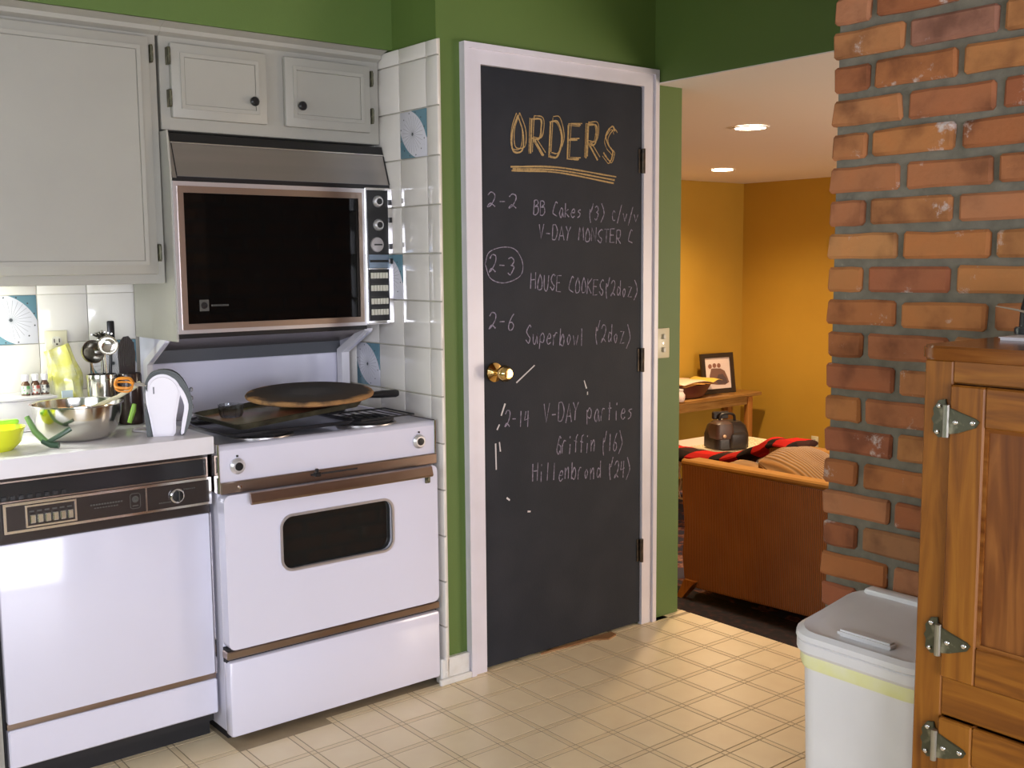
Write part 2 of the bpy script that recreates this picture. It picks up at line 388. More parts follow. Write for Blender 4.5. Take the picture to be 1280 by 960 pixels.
# side wall of the range alcove
obj('grout', B().box(.783, .789, -.03, .63, 0, 2.148), m_grout, wa)
YE = -.034; cols = [(YE, .032), (.032, .192), (.192, .354), (.354, .515), (.515, .626)]
zt = [2.148, 2.096]; 
while zt[-1] > .13: zt.append(zt[-1]-.158)
zt.append(.0)
cache = {}
for ci, (ya, yb) in enumerate(cols):
    for ri in range(len(zt)-1):
        h = zt[ri]-zt[ri+1]-.004; wd = yb-ya-.004
        if h < .01: continue
        dec = (ci == 1 and ri == 2) or (ci == 2 and ri == 5) or (ci == 3 and ri == 7)
        key = (round(h, 3), round(wd, 3), dec)
        if key not in cache:
            cache[key] = meshof(B().box(-TT/2, TT/2, -wd/2, wd/2, -h/2, h/2, .0022, 2), m_decy if dec else m_tile)
        inst(cache[key], 'tile', (.779, (ya+yb)/2, (zt[ri]+zt[ri+1])/2), wa)
# baseboard by the pantry door
bb = struct('baseboard_center', B().box(.757, .878, -.030, .006, 0, .088, .004).box(.745, .878, -.043, -.028, 0, .022, .004), m_base)

# door casing
Y0 = YD-.020
def casing(name, pts, band):
    b = B().prism(pts, 1, Y0, YD+.002, .0).prism(band, 1, Y0-.009, Y0+.001, 0)
    return struct(name, b, m_trim, sm=False)
x0, x1, xi0, xi1, zt_, zi = .879, 1.794, .951, 1.721, 2.150, 2.084
casing('trim_2', [(x0, 0), (xi0, 0), (xi0, zi), (x0, zt_)], [(x0, 0), (x0+.02, 0), (x0+.02, zt_-.018), (x0, zt_)])
casing('trim_3', [(xi1, 0), (x1, 0), (x1, zt_), (xi1, zi)], [(x1-.02, 0), (x1, 0), (x1, zt_), (x1-.02, zt_-.018)])
casing('trim_4', [(x0, zt_), (x1, zt_), (xi1, zi), (xi0, zi)], [(x0, zt_), (x1, zt_), (x1-.02, zt_-.018), (x0+.02, zt_-.018)])

# ------------------------------------------------------------------ pantry door
dr = struct('door_1', B().box(.954, 1.718, -.022, .018, .009, 2.081, .002), m_chalkb); dr['label'] = 'flush pantry door painted with chalkboard paint and covered in chalk writing'
GLY = {
 'O': '~49 15 11 40 81 85 49', 'R': '00 09|~09 69 77 64 04|24 90', 'D': '00 09|~09 59 86 83 50 00', 'E': '80 00 09 89|05 65', 'S': '~88 69 38 16 34 63 72 50 21 02',
 '2': '~07 39 78 75 31 00 32 80', '-': '14 74', '3': '~08 49 77 45 35 74 62 30 01', '6': '~79 36 12 20 50 72 54 24', '1': '40 49', '4': '29 04 85|60 69',
 '(': '~8: 45 27 22 4.', ')': '~1: 57 74 62 1.', '/': '0. 8:', 'B': '00 09|~09 59 77 25 75 82 50 00', 'C': '~88 59 26 02 31 80',
 'a': '~75 46 13 21 50 75|74 90', 'k': '00 09|65 03 80', 'e': '~03 63 65 35 02 30 71', 's': '~75 45 24 63 51 10', 'c': '~75 36 13 30 70', 'v': '05 40 85', 'u': '~05 11 40 75|75 80',
 'V': '09 40 89', 'A': '00 49 90|13 73', 'Y': '09 45 89|45 30', 'M': '00 19 43 79 90', 'N': '00 09 80 89', 'T': '09 99|49 40', 'H': '00 09|80 89|05 85', 'U': '~09 12 40 72 89',
 'K': '00 09|89 05 80', 'p': '05 0.|~04 46 74 51 02', 'r': '05 00|~03 36 66', 'b': '09 00|~02 46 73 50 01', 'o': '~45 13 30 63 45', 'w': '05 20 44 60 85', 'l': '39 30',
 'd': '79 70|~74 35 12 30 72', 'z': '06 76 00 80', 't': '39 30|06 66', 'i': '35 30|38 39', 'G': '~88 59 25 12 40 72|45 84 80', 'f': '~79 48 36 30|06 65', 'n': '06 00|~03 46 64 60', ' ': ''}
def gpt(s):
    f = lambda ch: {'.': -2, ':': 10.5}.get(ch, None) if ch in '.:' else int(ch)
    return (f(s[0])/9, f(s[1])/9)
def strokes(text, x0, z0, x1, z1, h, cwf=1):
    n = len(text); cw = (x1-x0)/n; out = []
    for k, ch in enumerate(text):
        zz = z0+(z1-z0)*(k/n)+random.uniform(-.06, .06)*h; xx = x0+cw*k
        for st in GLY[ch].split('|'):
            if not st: continue
            cur = st[0] == '~'; pts = [gpt(q) for q in st.strip('~').split()]
            P = [Vector((xx+p[0]*cw*.78*cwf+p[1]*h*.06+random.uniform(-.02, .02)*h, zz+p[1]*h+random.uniform(-.02, .02)*h, 0)) for p in pts]
            if ch == 'O' or (cur and pts[0] == pts[-1]): P[-1] = P[0]
            out.append(curve(P, 5) if cur and len(P) > 2 else P)
    return out
def ribbon(b, P, w, y=-.0232):
    L = []
    for i, p in enumerate(P):
        t = (P[min(i+1, len(P)-1)]-P[max(i-1, 0)])
        t = t.normalized() if t.length > 1e-9 else Vector((1, 0, 0)); n = Vector((-t.y, t.x, 0))
        ww = w*random.uniform(.7, 1.15)
        a = p+n*ww/2; c = p-n*ww/2
        L.append((b.b.verts.new((a.x, y, a.y)), b.b.verts.new((c.x, y, c.y))))
    for q, r in zip(L, L[1:]): b.b.faces.new((q[0], r[0], r[1], q[1]))
LINES = [("2-2", 0.98, 1.62, 1.119, 1.613, 0.048), ("BB Cakes (3) c/v/v", 1.183, 1.595, 1.69, 1.578, 0.050), ("V-DAY MONSTER C", 1.205, 1.512, 1.664, 1.497, 0.05),
 ("2-3", 0.984, 1.397, 1.106, 1.39, 0.06), ("HOUSE COOKES(2doz)", 1.167, 1.337, 1.69, 1.292, 0.056), ("2-6", 0.981, 1.21, 1.104, 1.196, 0.055), ("Superbowl", 1.143, 1.144, 1.422, 1.123, 0.064),
 ("(2doz)", 1.474, 1.138, 1.67, 1.115, 0.066), ("2-14", 1.047, 0.861, 1.163, 0.849, 0.057), ("V-DAY parties", 1.223, 0.858, 1.668, 0.825, 0.068), ("Griffin (16)", 1.283, 0.735, 1.617, 0.71, 0.066), ("Hillenbrond (24)", 1.169, 0.65, 1.656, 0.602, 0.064)]
b = B()
for i, (a, c) in enumerate([((0, 0), .0065), ((.009, .004), .004), ((-.006, -.002), .003)]):
    for P in strokes("ORDERS", 1.082+a[0], 1.811+a[1], 1.605+a[0], 1.796+a[1], .122, .88): ribbon(b, P, c, -.0232-.0001*i)
for g in ([(1.081, 1.757), (1.295, 1.765), (1.583, 1.744)], [(1.085, 1.744), (1.295, 1.747), (1.571, 1.72)], [(1.09, 1.750), (1.3, 1.755), (1.575, 1.732)]):
    ribbon(b, curve([Vector((p[0], p[1], 0)) for p in g], 8), .006)
obj('chalk_heading', b, m_yel_chalk, dr, sm=False, label='heading ORDERS in yellow chalk, double underlined')
for L in LINES:
    b = B(); L = list(L)
    if len(L[0]) > 6: L[3] += (L[3]-L[1])*.03
    for P in strokes(*L): ribbon(b, P, .0042)
    obj('chalk_writing', b, m_white_chalk, dr, sm=False, label='handwriting reading '+L[0])
b = B()
for g in ([(1.099, 1.012), (1.183, 1.068)], [(1.03, 0.902), (1.048, 0.943)], [(1.011, 0.854), (1.022, 0.872)], [(1.004, 0.807), (1.006, 0.714)], [(1.021, 0.81), (1.025, 0.776)], [(1.421, 0.996), (1.433, 0.965)], [(1.438, 0.953), (1.438, 0.941)], [(1.051, 0.608), (1.065, 0.597)], [(1.146, 0.544), (1.16, 0.542)]):
    ribbon(b, [Vector((p[0], p[1], 0)) for p in g], .006)
obj('chalk_marks', b, mat('bright_chalk', (.62, .60, .62), .95), dr, sm=False)
b = B(); ribbon(b, curve([Vector((p[0], p[1], 0)) for p in [(0.967, 1.427), (0.99, 1.378), (1.05, 1.362), (1.12, 1.385), (1.131, 1.43), (1.10, 1.475), (1.045, 1.484), (0.985, 1.467), (0.967, 1.427)]], 6), .0035)
obj('chalk_circle', b, m_white_chalk, dr, sm=False)
kb = obj('door_knob', B().lathe([(0, .085), (.018, .083), (.027, .072), (.029, .060), (.024, .048), (.013, .040), (.012, .018), (.02, .014), (.033, .008), (.034, 0)], (1.0, -.022, 1.056), 32, 'Y'), m_brass, dr)
obj('latch_plate', B().box(.9525, .957, -.0235, .0, 1.03, 1.085), m_ironbr, dr)
for z in (1.808, 1.054, .302):
    h = obj('hinge', B().box(1.700, 1.733, -.026, -.018, z-.044, z+.044, .001), m_ironbr, dr)
    obj('hinge_barrel', B().tube([(1.717, -.033, z-.046), (1.717, -.033, z+.046)], .0075, 10), m_ironbr, h)
# torn sill under the pantry door
o = obj('floor_splinter', B().prism([(1.20, -.028), (1.34, -.036), (1.45, -.042), (1.50, -.075), (1.555, -.058), (1.56, -.026), (1.40, -.018), (1.25, -.018)], 2, 0.0, .006), wood('bare_splintered_wood', (.16, .07, .025), (.28, .14, .06), (.4, .24, .12), 0), None)
tag(o, 'torn strip of bare brown wood on the floor under the chalkboard door', 'debris')

# switch plate
o = thing('light_switch', 'ivory double light switch plate on the green wall right of the door', 'light switch', (1.848, YD, 1.05))
obj('switch_plate', B().box(1.812, 1.885, YD-.006, YD, 1.052, 1.17, .003, 2), m_ivory, o)
for z in (1.137, 1.085): obj('toggle', B().box(1.842, 1.855, YD-.016, YD-.004, z-.010, z+.010, .002), m_btn, o)
for z in (1.111,): obj('screw', B().lathe([(0, .0085), (.004, .008), (.004, 0)], (1.848, YD, z), 10, 'Y'), m_chrome, o)

# ------------------------------------------------------------------ brick chimney
XB = .83
ch = struct('wall_brick', B().box(XB+.012, 1.95, -4.2, -1.488, -.43, 2.5), m_mort); ch['label'] = 'red brick chimney wall with wide grey mortar joints'
def brick_mesh(L, H, D):
    b = B().box(-D/2, D/2, -L/2, L/2, -H/2, H/2)
    bmesh.ops.subdivide_edges(b.b, edges=[e for e in b.b.edges if abs((e.verts[0].co-e.verts[1].co).y) > L*.9], cuts=2)
    es = [e for e in b.b.edges if len(e.link_faces) == 2 and e.calc_face_angle(0) > 1]
    bmesh.ops.bevel(b.b, geom=es, offset=.006, segments=1, affect='EDGES')
    s = random.random()*90
    for v in b.b.verts: v.co += Vector((noise.noise(v.co*25+Vector((s, 0, 0)))*.004, noise.noise(v.co*25+Vector((0, s, 0)))*.005, noise.noise(v.co*25+Vector((0, 0, s)))*.004))
    return meshof(b, m_brick)
longs = [brick_mesh(.187, .056, .09) for _ in range(7)]
corn = [brick_mesh(.172, .056, .09) for _ in range(5)]
heads = [brick_mesh(.09, .056, .19) for _ in range(5)]
far = B(); nb = 0
for n in range(-7, 27):
    zc = 1.9265-.0729*n-.028
    if zc < .02 or zc > 2.48: continue
    even = n % 2 == 0
    yc0 = -1.476
    if even: inst(random.choice(corn), 'brick', (XB+.045+random.uniform(0, .004), yc0-.086, zc), ch); y = yc0-.172-.016
    else: inst(random.choice(heads), 'brick', (XB+.095+random.uniform(0, .004), yc0-.045+random.uniform(-.006, .002), zc), ch); y = yc0-.09-.016
    while y > -4.1:
        L = .187
        if y > -2.35: inst(random.choice(longs), 'brick', (XB+.045+random.uniform(-.003, .004), y-L/2, zc+random.uniform(-.002, .002)), ch)
        else: far.box(XB, XB+.06, y-L, y, zc-.028, zc+.028)
        y -= L+.016
    x = XB+(.10 if even else .2)+.01
    while x < 1.9:                                   # end of the chimney, facing the opening
        far.box(x, min(x+.18, 1.945), -1.50, -1.478, zc-.028, zc+.028); x += .196
o = obj('brickwork', far, m_brick, ch); o['kind'] = 'stuff'

# ------------------------------------------------------------------ sunken living room shell
ZL = -.43
struct('floor_sunken', B().box(1.95, 6.6, -3.3, 3.4, ZL-.08, ZL), m_dwood)
struct('stair_step', B().box(1.95, 2.25, -1.47, .0, ZL, -.215, .004), m_dwood)
struct('stair_riser', B().box(1.935, 1.952, -1.47, 0, ZL, -.09), m_dwood)
struct('ceiling_living', B().box(1.95, 6.45, -3.3, 3.4, 2.102, 2.2), m_ceil)
struct('wall_living_back', B().box(1.85, 6.45, 3.26, 3.36, ZL, 2.15), m_yellow)
struct('wall_living_right', B().box(6.34, 6.44, -3.3, 3.3, ZL, 2.15), m_yellow)
struct('wall_living_left', B().box(1.85, 1.955, .12, 3.3, ZL, 2.15), m_yellow)
struct('wall_living_front', B().box(1.95, 6.45, -3.4, -3.3, ZL, 2.15), m_yellow)
def rug_mat():
    m, nt, b = newmat('oriental_rug_pile'); b.inputs['Roughness'].default_value = .95
    v = coords(nt); vo = N(nt, 'ShaderNodeTexVoronoi'); vo.inputs['Scale'].default_value = 9; nt.links.new(v, vo.inputs['Vector'])
    n = N(nt, 'ShaderNodeTexNoise'); n.inputs['Scale'].default_value = 28; n.inputs['Detail'].default_value = 3; nt.links.new(v, n.inputs['Vector'])
    ad = N(nt, 'ShaderNodeMath', operation='ADD'); nt.links.new(vo.outputs['Distance'], ad.inputs[0]); nt.links.new(n.outputs['Fac'], ad.inputs[1])
    r = ramp(nt, [(.5, (.02, .022, .05)), (.66, (.15, .04, .045)), (.8, (.26, .15, .12)), (.9, (.16, .04, .045)), (1.0, (.04, .04, .08))], 'LINEAR')
    nt.links.new(ad.outputs[0], r.inputs[0]); nt.links.new(r.outputs[0], b.inputs['Base Color']); bumpy(nt, b, n.outputs['Fac'], .5); return m
rg = B().box(2.7, 5.6, -.5, 2.9, ZL, ZL+.012, .004)
rug = thing('rug', 'red and navy patterned oriental rug under the corduroy sofa', 'rug', (4.1, 1.2, ZL))
obj('pile', rg, rug_mat(), rug)
obj('shade_band', B().box(2.7, 3.22, -.5, 2.9, ZL+.008, ZL+.0124), mat('shaded_navy_rug', (.012, .013, .022), .95, c2=(.05, .022, .028), vs=26, thr=(.45, .7)), rug)  # shade beyond the sill, put into the rug as a near-black navy band
fr = B()
for k in range(120): fr.box(2.66, 2.70, -.48+k*.028, -.472+k*.028, ZL, ZL+.005)
o = obj('fringe', fr, mat('cream_fringe', (.6, .5, .38), .9), rug); o['kind'] = 'stuff'

# recessed lamps
m_lamp = emit('warm_lamp_face', (1, .80, .55), 26)
def downlight(x, y, label, power):
    t = thing('recessed_light', label, 'ceiling light', (x, y, 2.102), group='recessed lights in the living room ceiling')
    obj('trim_ring', B().lathe([(.095, 0), (.095, .005), (.082, .007), (.078, 0)][::-1]+[(.078, 0)], (x, y, 2.094), 32), mat('lamp_trim', (.85, .8, .75), .5), t)
    obj('lamp_face', B().lathe([(0, 0), (.05, -.002), (.077, .003), (.077, .008)], (x, y, 2.0945), 32), m_lamp, t)
    l = bpy.data.lights.new('lamp_glow', 'SPOT'); l.energy = power; l.color = (1, .70, .40); l.spot_size = math.radians(150); l.spot_blend = .9; l.shadow_soft_size = .07
    o = bpy.data.objects.new('lamp_glow', l); C.objects.link(o); o.parent = t; o.location = (0, 0, -.03)
    l.energy = power
downlight(3.152, .623, 'larger nearer recessed ceiling light, closest to the opening', 150)
downlight(5.008, 2.376, 'smaller farther recessed ceiling light near the ochre corner', 200)
downlight(5.0, -.9, 'added recessed ceiling light, unseen behind the brick chimney', 110)  # extra lamp out of view, added to light the living room

# ================================================================== UPPER CABINETS
YC = .30      # door faces; carcass face frame at YC+.02
def hinge_small(x, z, par, s=1):
    h = obj('hinge', B().box(x-.004, x+.004, YC-.004, YC+.019, z-.026, z+.026, .001).tube([(x, YC-.003, z-.02), (x, YC-.003, z+.02)], .005, 8), m_abrass, par)
def cab_door(par, xa, xb, za, zb, knobx=None, hx=None, hz=()):
    d = obj('door', B().box(xa, xb, YC, YC+.019, za, zb, .004, 2), m_cab, par)
    i = .036
    def ring(x0, x1, z0, z1): return [(x0, z0), (x1, z0), (x1, z1), (x0, z1)]
    obj('door_moulding', B().frame(ring(xa+i-.008, xb-i+.008, za+i-.008, zb-i+.008), ring(xa+i+.004, xb-i-.004, za+i+.004, zb-i-.004), 1, YC-.004, YC+.004), m_cab, d)
    obj('door_panel', B().box(xa+i+.004, xb-i-.004, YC-.002, YC+.004, za+i+.004, zb-i-.004, .002), m_cab, d)
    if knobx:
        obj('knob', B().lathe([(0, .026), (.009, .025), (.0145, .019), (.0145, .014), (.007, .009), (.007, 0)], (knobx[0], YC-.001, knobx[1]), 24, 'Y'), m_blk, d)
    for z in hz: hinge_small(hx, z, d)
    return d
cl = thing('upper_cabinet', 'tall cream upper cabinet left of the microwave', 'cabinet', (-.5, .45, 1.376))
obj('body', B().box(-1.2, -.008, .32, .61, 1.376, 2.15, .002), m_cab, cl)
cab_door(cl, -.56, -.035, 1.405, 2.108, None, -.029, (2.06, 1.47))
cab_door(cl, -1.14, -.60, 1.405, 2.108, (-.65, 1.45), -1.146, (2.06, 1.47))
obj('crown_moulding', B().prism([(.322, 2.118), (.300, 2.128), (.296, 2.140), (.256, 2.151), (.322, 2.151)], 0, -1.2, 0), m_cab, cl)
cr = thing('upper_cabinet', 'short cream two-door cabinet above the microwave with black knobs', 'cabinet', (.39, .45, 1.842))
obj('body', B().box(.001, .772, .32, .61, 1.842, 2.15, .002), m_cab, cr)
cab_door(cr, .030, .343, 1.878, 2.100, (.292, 1.945), .024, (2.06, 1.935))
cab_door(cr, .408, .728, 1.878, 2.100, (.460, 1.945), .734, (2.06, 1.935))
obj('crown_moulding', B().prism([(.322, 2.118), (.300, 2.128), (.296, 2.140), (.256, 2.151), (.322, 2.151)], 0, .001, .772), m_cab, cr)
# under-cabinet lamp, left of the picture
t = thing('under_cabinet_light', 'slim fluorescent lamp under the tall cream cabinet', 'lamp', (-.85, .42, 1.36))
obj('housing', B().box(-1.1, -.62, .36, .46, 1.345, 1.376, .003), m_lam, t)
obj('tube', B().tube([(-1.08, .41, 1.340), (-.64, .41, 1.340)], .011, 12), emit('fluorescent_tube', (.95, 1, .86), 300), t)

# ================================================================== MICROWAVE
YM = .25
mw = thing('microwave_oven', 'vintage stainless and black glass microwave with vent hood above the range', 'microwave', (.38, .45, 1.21))
obj('body', B().box(.004, .770, .272, .610, 1.222, 1.690, .002), m_lam, mw)
sidep = obj('side_panel', B().prism([(.256, 1.199), (.256, 1.69), (.272, 1.835), (.61, 1.838), (.61, 1.199)], 0, -.005, .001), m_cab, mw)
m_hood = m_steel
obj('hood_top', B().prism([(.262, 1.694), (.31, 1.832), (.61, 1.838), (.61, 1.694)], 0, .006, .772), m_gry, mw)
def slab(xa, xb, z0, z1, off, th, m, name, par):      # plates lying on the slanting hood face
    yf = lambda z: .262+(z-1.694)/(1.832-1.694)*.048
    return obj(name, B().prism([(yf(z0)-off, z0), (yf(z1)-off, z1), (yf(z1)-off+th, z1), (yf(z0)-off+th, z0)], 0, xa, xb), m, par)
slab(.018, .768, 1.700, 1.800, .004, .004, m_steel, 'hood_panel', mw)
slab(.014, .772, 1.803, 1.832, .004, .004, m_blk, 'vent_grille', mw)
slab(.014, .772, 1.801, 1.805, .006, .005, m_chrome, 'vent_trim', mw)
slab(.004, .016, 1.694, 1.832, .004, .02, m_steel, 'hood_side', mw)
slab(.016, .019, 1.70, 1.80, .0055, .004, m_blk, 'hood_seam', mw); slab(.768, .772, 1.70, 1.80, .0055, .004, m_blk, 'hood_seam', mw)
obj('gap_strip', B().box(.0, .772, .262, .29, 1.684, 1.699), m_blk, mw)
R4 = lambda xa, xb, za, zb: [(xa, za), (xb, za), (xb, zb), (xa, zb)]
md = obj('door', B().frame(R4(.0, .664, 1.222, 1.684), R4(.028, .640, 1.250, 1.652), 1, YM, .271), mat('satin_silver_frame', (.78, .77, .80), .3, .85), mw, label='steel door frame around the dark glass')
obj('inner_frame', B().frame(R4(.012, .652, 1.234, 1.670), R4(.030, .638, 1.252, 1.650), 1, YM-.004, YM+.002), mat('reflection_tint_bezel', (.44, .35, .29), .32, 1), md)  # brown-pink reflection on the inner edge, put into the metal colour
obj('door_glass', B().box(.028, .640, YM+.004, YM+.012, 1.250, 1.652), m_blkgl, md)
b = B().box(.070, .100, YM+.0025, YM+.0045, 1.290, 1.325)
obj('emblem', b, m_print, md)
b = B()
for k in range(9): b.box(.108+k*.0065, .1125+k*.0065, YM+.0025, YM+.0045, 1.304, 1.3095)
obj('small_lettering', b, m_print, md, sm=False)
obj('emblem_mark', B().torus((.085, YM+.002, 1.3075), .009, .0015, 20, 6, 'Y').box(.079, .091, YM+.001, YM+.0026, 1.3062, 1.3088), m_blk, md)
obj('bottom_trim', B().box(.0, .67, .262, .60, 1.208, 1.2235), m_blk, mw)
cp = obj('control_panel', B().box(.664, .773, YM-.004, .272, 1.226, 1.688, .002), m_chrome, mw)
obj('panel_face', B().box(.670, .752, YM-.0075, YM-.003, 1.236, 1.680), m_blk, cp)
obj('panel_divider', B().box(.670, .752, YM-.0080, YM-.006, 1.4125, 1.4155), m_chrome, cp)
def knob(par, x, z, y, r=.02, name='knob', m=None):
    kk = obj(name, B().lathe([(r*.72, .012), (r*.8, .010), (r, .004), (r, 0)], (x, y, z), 28, 'Y'), m_satin, par)
    obj('knob_cap', B().lathe([(0, .0145), (r*.5, .0140), (r*.56, .008), (r*.56, 0)], (x, y, z), 24, 'Y'), m or m_blk, kk); return kk
for z in (1.642, 1.563): knob(cp, .712, z, YM-.007)
obj('timer_dial', B().lathe([(0, .005), (.024, .004), (.026, 0)], (.706, YM-.007, 1.496), 28, 'Y'), mat('dial_silver', (.45, .42, .42), .3, .5), cp)
obj('timer_pointer', B().box(.692, .722, YM-.016, YM-.011, 1.4935, 1.4985), m_blk, cp)
obj('timer_bezel', B().box(.672, .750, YM-.0095, YM-.007, 1.417, 1.462), mat('blue_grey_reflector', (.25, .32, .42), .15, .6), cp)
obj('timer_slide', B().box(.674, .748, YM-.012, YM-.009, 1.436, 1.444), m_blk, cp)
for z in (1.391, 1.348, 1.303, 1.266):
    for k in range(6): obj('push_button', B().box(.677+k*.0115, .6865+k*.0115, YM-.0135, YM-.007, z-.010, z+.010, .001), m_btn, cp)
    b = B()
    for k in range(8): b.box(.682+k*.0078, .686+k*.0078, YM-.0080, YM-.0072, z+.0145, z+.017)
    obj('small_lettering', b, m_print, cp, sm=False)
for z in (1.64, 1.58, 1.49, 1.44):
    obj('side_button', B().box(.757, .768, YM-.008, YM-.002, z-.009, z+.009), m_blk, cp)

# ================================================================== RANGE
rn = thing('kitchen_range', 'white electric range with brown chrome trim and black oven window', 'stove', (.38, .3, 0))
obj('body', B().box(.004, .753, .02, .600, .035, .80, .003), m_enam, rn)
obj('toe_base', B().box(.02, .74, .05, .58, 0, .04), m_dark, rn)
ctp = obj('cooktop', B().prism([(-.006, .800), (-.010, .895), (-.002, .905), (.008, .909), (.600, .909), (.600, .79), (0, .79)], 0, .001, .756, .0), m_enam, rn)
obj('cooktop_seam', B().box(.0, .757, .012, .598, .903, .9095, .001), m_enam, rn)
for x in (-.004, .757): obj('side_trim', B().box(x-.001, x+.006, -.012, .598, .768, .914, .002), m_chrome, rn)
tr = obj('trim_strip', B().box(0, .762, -.016, .0, .766, .801, .003), m_bchrome, rn)
obj('vent_slot', B().box(.29, .455, -.0175, -.013, .786, .791), m_dark, tr)
obj('lever', B().box(.300, .322, -.027, -.014, .782, .795, .002).box(.307, .315, -.024, -.014, .79, .806, .001), m_blk, tr)
obj('screw', B().lathe([(0, .006), (.005, .005), (.005, 0)], (.058, -.0155, .784), 12, 'Y'), m_chrome, tr)
for x, z in ((.056, .845), (.694, .848)):
    kk = knob(rn, x, z, -.010, .024, 'control_knob'); obj('pointer', B().box(x-.003, x+.003, -.0125, -.009, z+.027, z+.033), m_blk, kk)
door = obj('oven_door', B().frame(rrect(.3785, .531, .751, .466, .02, 4), rrect(.3785, .592, .392, .166, .035, 4), 1, -.026, .018), m_enam, rn)
obj('window_ring', B().frame(rrect(.3785, .592, .404, .178, .041, 8), rrect(.3785, .592, .388, .162, .033, 8), 1, -.030, -.024), mat('satin_ring', (.55, .53, .54), .35, .8), door)
obj('window_glass', B().prism(rrect(.3785, .592, .392, .166, .035, 8), 1, -.012, -.006), m_ovengl, door)
hd = obj('handle', B().prism([(-.062, .735), (-.066, .742), (-.058, .768), (-.050, .770), (-.056, .735)], 0, .072, .712), m_bchrome, door)
for x in (.10, .68): obj('handle_mount', B().box(x-.012, x+.012, -.06, -.024, .744, .762), m_bchrome, hd)
obj('door_latch', B().box(.703, .722, -.034, -.026, .708, .735, .002).box(.709, .716, -.037, -.03, .715, .730), m_abrass, door)
obj('lower_strip', B().box(-.001, .762, -.018, .02, .268, .292, .003), m_bchrome, rn)
obj('strip_shadow_gap', B().box(.002, .755, -.006, .02, .255, .30), m_dark, rn)
obj('drawer', B().box(.001, .756, -.026, .02, .030, .262, .008, 2), m_enam, rn)
bgd = obj('backguard', B().box(.012, .745, .588, .600, .905, 1.106, .003), m_enam, rn)
obj('steel_band', B().box(.012, .745, .582, .600, 1.106, 1.150), mat('dull_grey_band', (.085, .09, .10), .45), bgd)
obj('slanting_splash_plate', B().prism([(.598, 1.150), (.590, 1.146), (.375, 1.199), (.38, 1.203)], 0, .012, .745), mat('brown_splash_steel', (.20, .15, .125), .3, .9), bgd)
for x in (.002, .744):
    obj('support_arm', B().prism([(.600, .909), (.545, .909), (.545, 1.105), (.375, 1.190), (.375, 1.203), (.600, 1.203)], 0, x, x+.012), m_enam, bgd)
    obj('support_post', B().prism([(.575, .909), (.540, .909), (.540, 1.107), (.372, 1.195), (.372, 1.203), (.40, 1.203), (.575, 1.118)], 0, x-.0005 if x < .1 else x-.018, x+.018 if x < .1 else x+.014), m_lam, bgd)
m_coil = mat('burner_coil', (.02, .019, .02), .45)
for x, y in ((.19, .115), (.565, .115), (.19, .43), (.565, .43)):
    dp = obj('drip_pan', B().lathe([(.0, .0005), (.075, .001), (.095, .004), (.103, .004), (.103, 0)], (x, y, .9095), 36), m_steel, rn)
    b = B()
    for R in (.025, .048, .07, .09): b.torus((x, y, .921), R, .0055, 30, 6)
    b.box(x-.09, x+.09, y-.002, y+.002, .914, .918).box(x-.002, x+.002, y-.09, y+.09, .914, .918)
    obj('burner_coil', b, m_coil, dp)

# things on the range
m_tray = mat('baked_on_tray', (.24, .20, .10), .3, .3, c2=(.36, .17, .09), vs=7, thr=(.45, .62))
m_trayr = mat('dark_tray_rim', (.16, .15, .10), .35, .6, c2=(.06, .055, .04), vs=20)
def tray_at(P0, ax, ay, name, label, mi, mo, W, D, H=.024):
    ax = Vector(ax).normalized(); ay = Vector(ay); ay = (ay-ax*ay.dot(ax)).normalized(); az = ax.cross(ay)
    t = thing(name, label, 'baking tray', P0); t.rotation_euler = Matrix((ax, ay, az)).transposed().to_euler()
    sec = lambda w_, d_, z, r: [(p[0], p[1], z) for p in rrect(W/2, D/2, w_, d_, r, 3)]
    obj('rim', B().loft([sec(W-.03, D-.03, 0, .02), sec(W-.006, D-.006, H-.002, .026), sec(W, D, H, .028), sec(W-.008, D-.008, H+.001, .026), sec(W-.034, D-.034, .0035, .02)]), mo, t, True)
    obj('base', B().prism(rrect(W/2, D/2, W-.036, D-.036, .02, 3), 2, .0036, .0052), mi, t, True); return t
tray_at((.035, -.005, .9268), (1, .02, .0), (0, 1, 0), 'baking_tray', 'lower black baking tray lying flat on the burners', m_blk, m_blk, .44, .31, .012)
tray_at((.064, -.010, .9455), (.44, .023, .033), (-.005, .3, .006), 'baking_tray', 'upper scorched brown baking tray tilted on the range', m_tray, m_trayr, .45, .32, .018)
# wire rack poking out at the right
b = B(); zz = .9305
b.tube([(.50, .03, zz), (.715, .05, zz), (.72, .24, zz), (.50, .24, zz)], .003, 6)
for k in range(6): b.tube([(.53+k*.032, .04, zz), (.53+k*.032, .24, zz)], .0016, 5)
tag(obj('wire_rack', b, m_coil), 'black wire rack over the right burners', 'rack')
# red pan with black handle, stone on top
pn = thing('frying_pan', 'red frying pan with black handle under the round baking stone', 'pan', (.40, .17, .974))
obj('pan_bowl', B().lathe([(0, 0), (.105, 0), (.13, .018), (.133, .020), (.126, .020), (.10, .004), (0, .004)], (.40, .17, .982), 40), mat('red_enamel', (.30, .035, .03), .25), pn)
obj('handle', B().tube([(.52, .15, .995), (.60, .135, .996), (.64, .13, .996), (.69, .122, .996), (.70, .12, .996)], [.008, .010, .013, .0135, .010], 12), m_blk, pn)
st = B().lathe([(0, 0), (.196, 0), (.203, .004), (.205, .010), (.200, .016), (.19, .018), (0, .018)], (0, 0, 0), 56)
m_stone, nt, bs_ = newmat('scorched_baking_stone'); bs_.inputs['Roughness'].default_value = .75
tc = N(nt, 'ShaderNodeTexCoord'); ln = N(nt, 'ShaderNodeVectorMath', operation='LENGTH'); sx_ = N(nt, 'ShaderNodeVectorMath', operation='MULTIPLY'); sx_.inputs[1].default_value = (1, 1, 0)
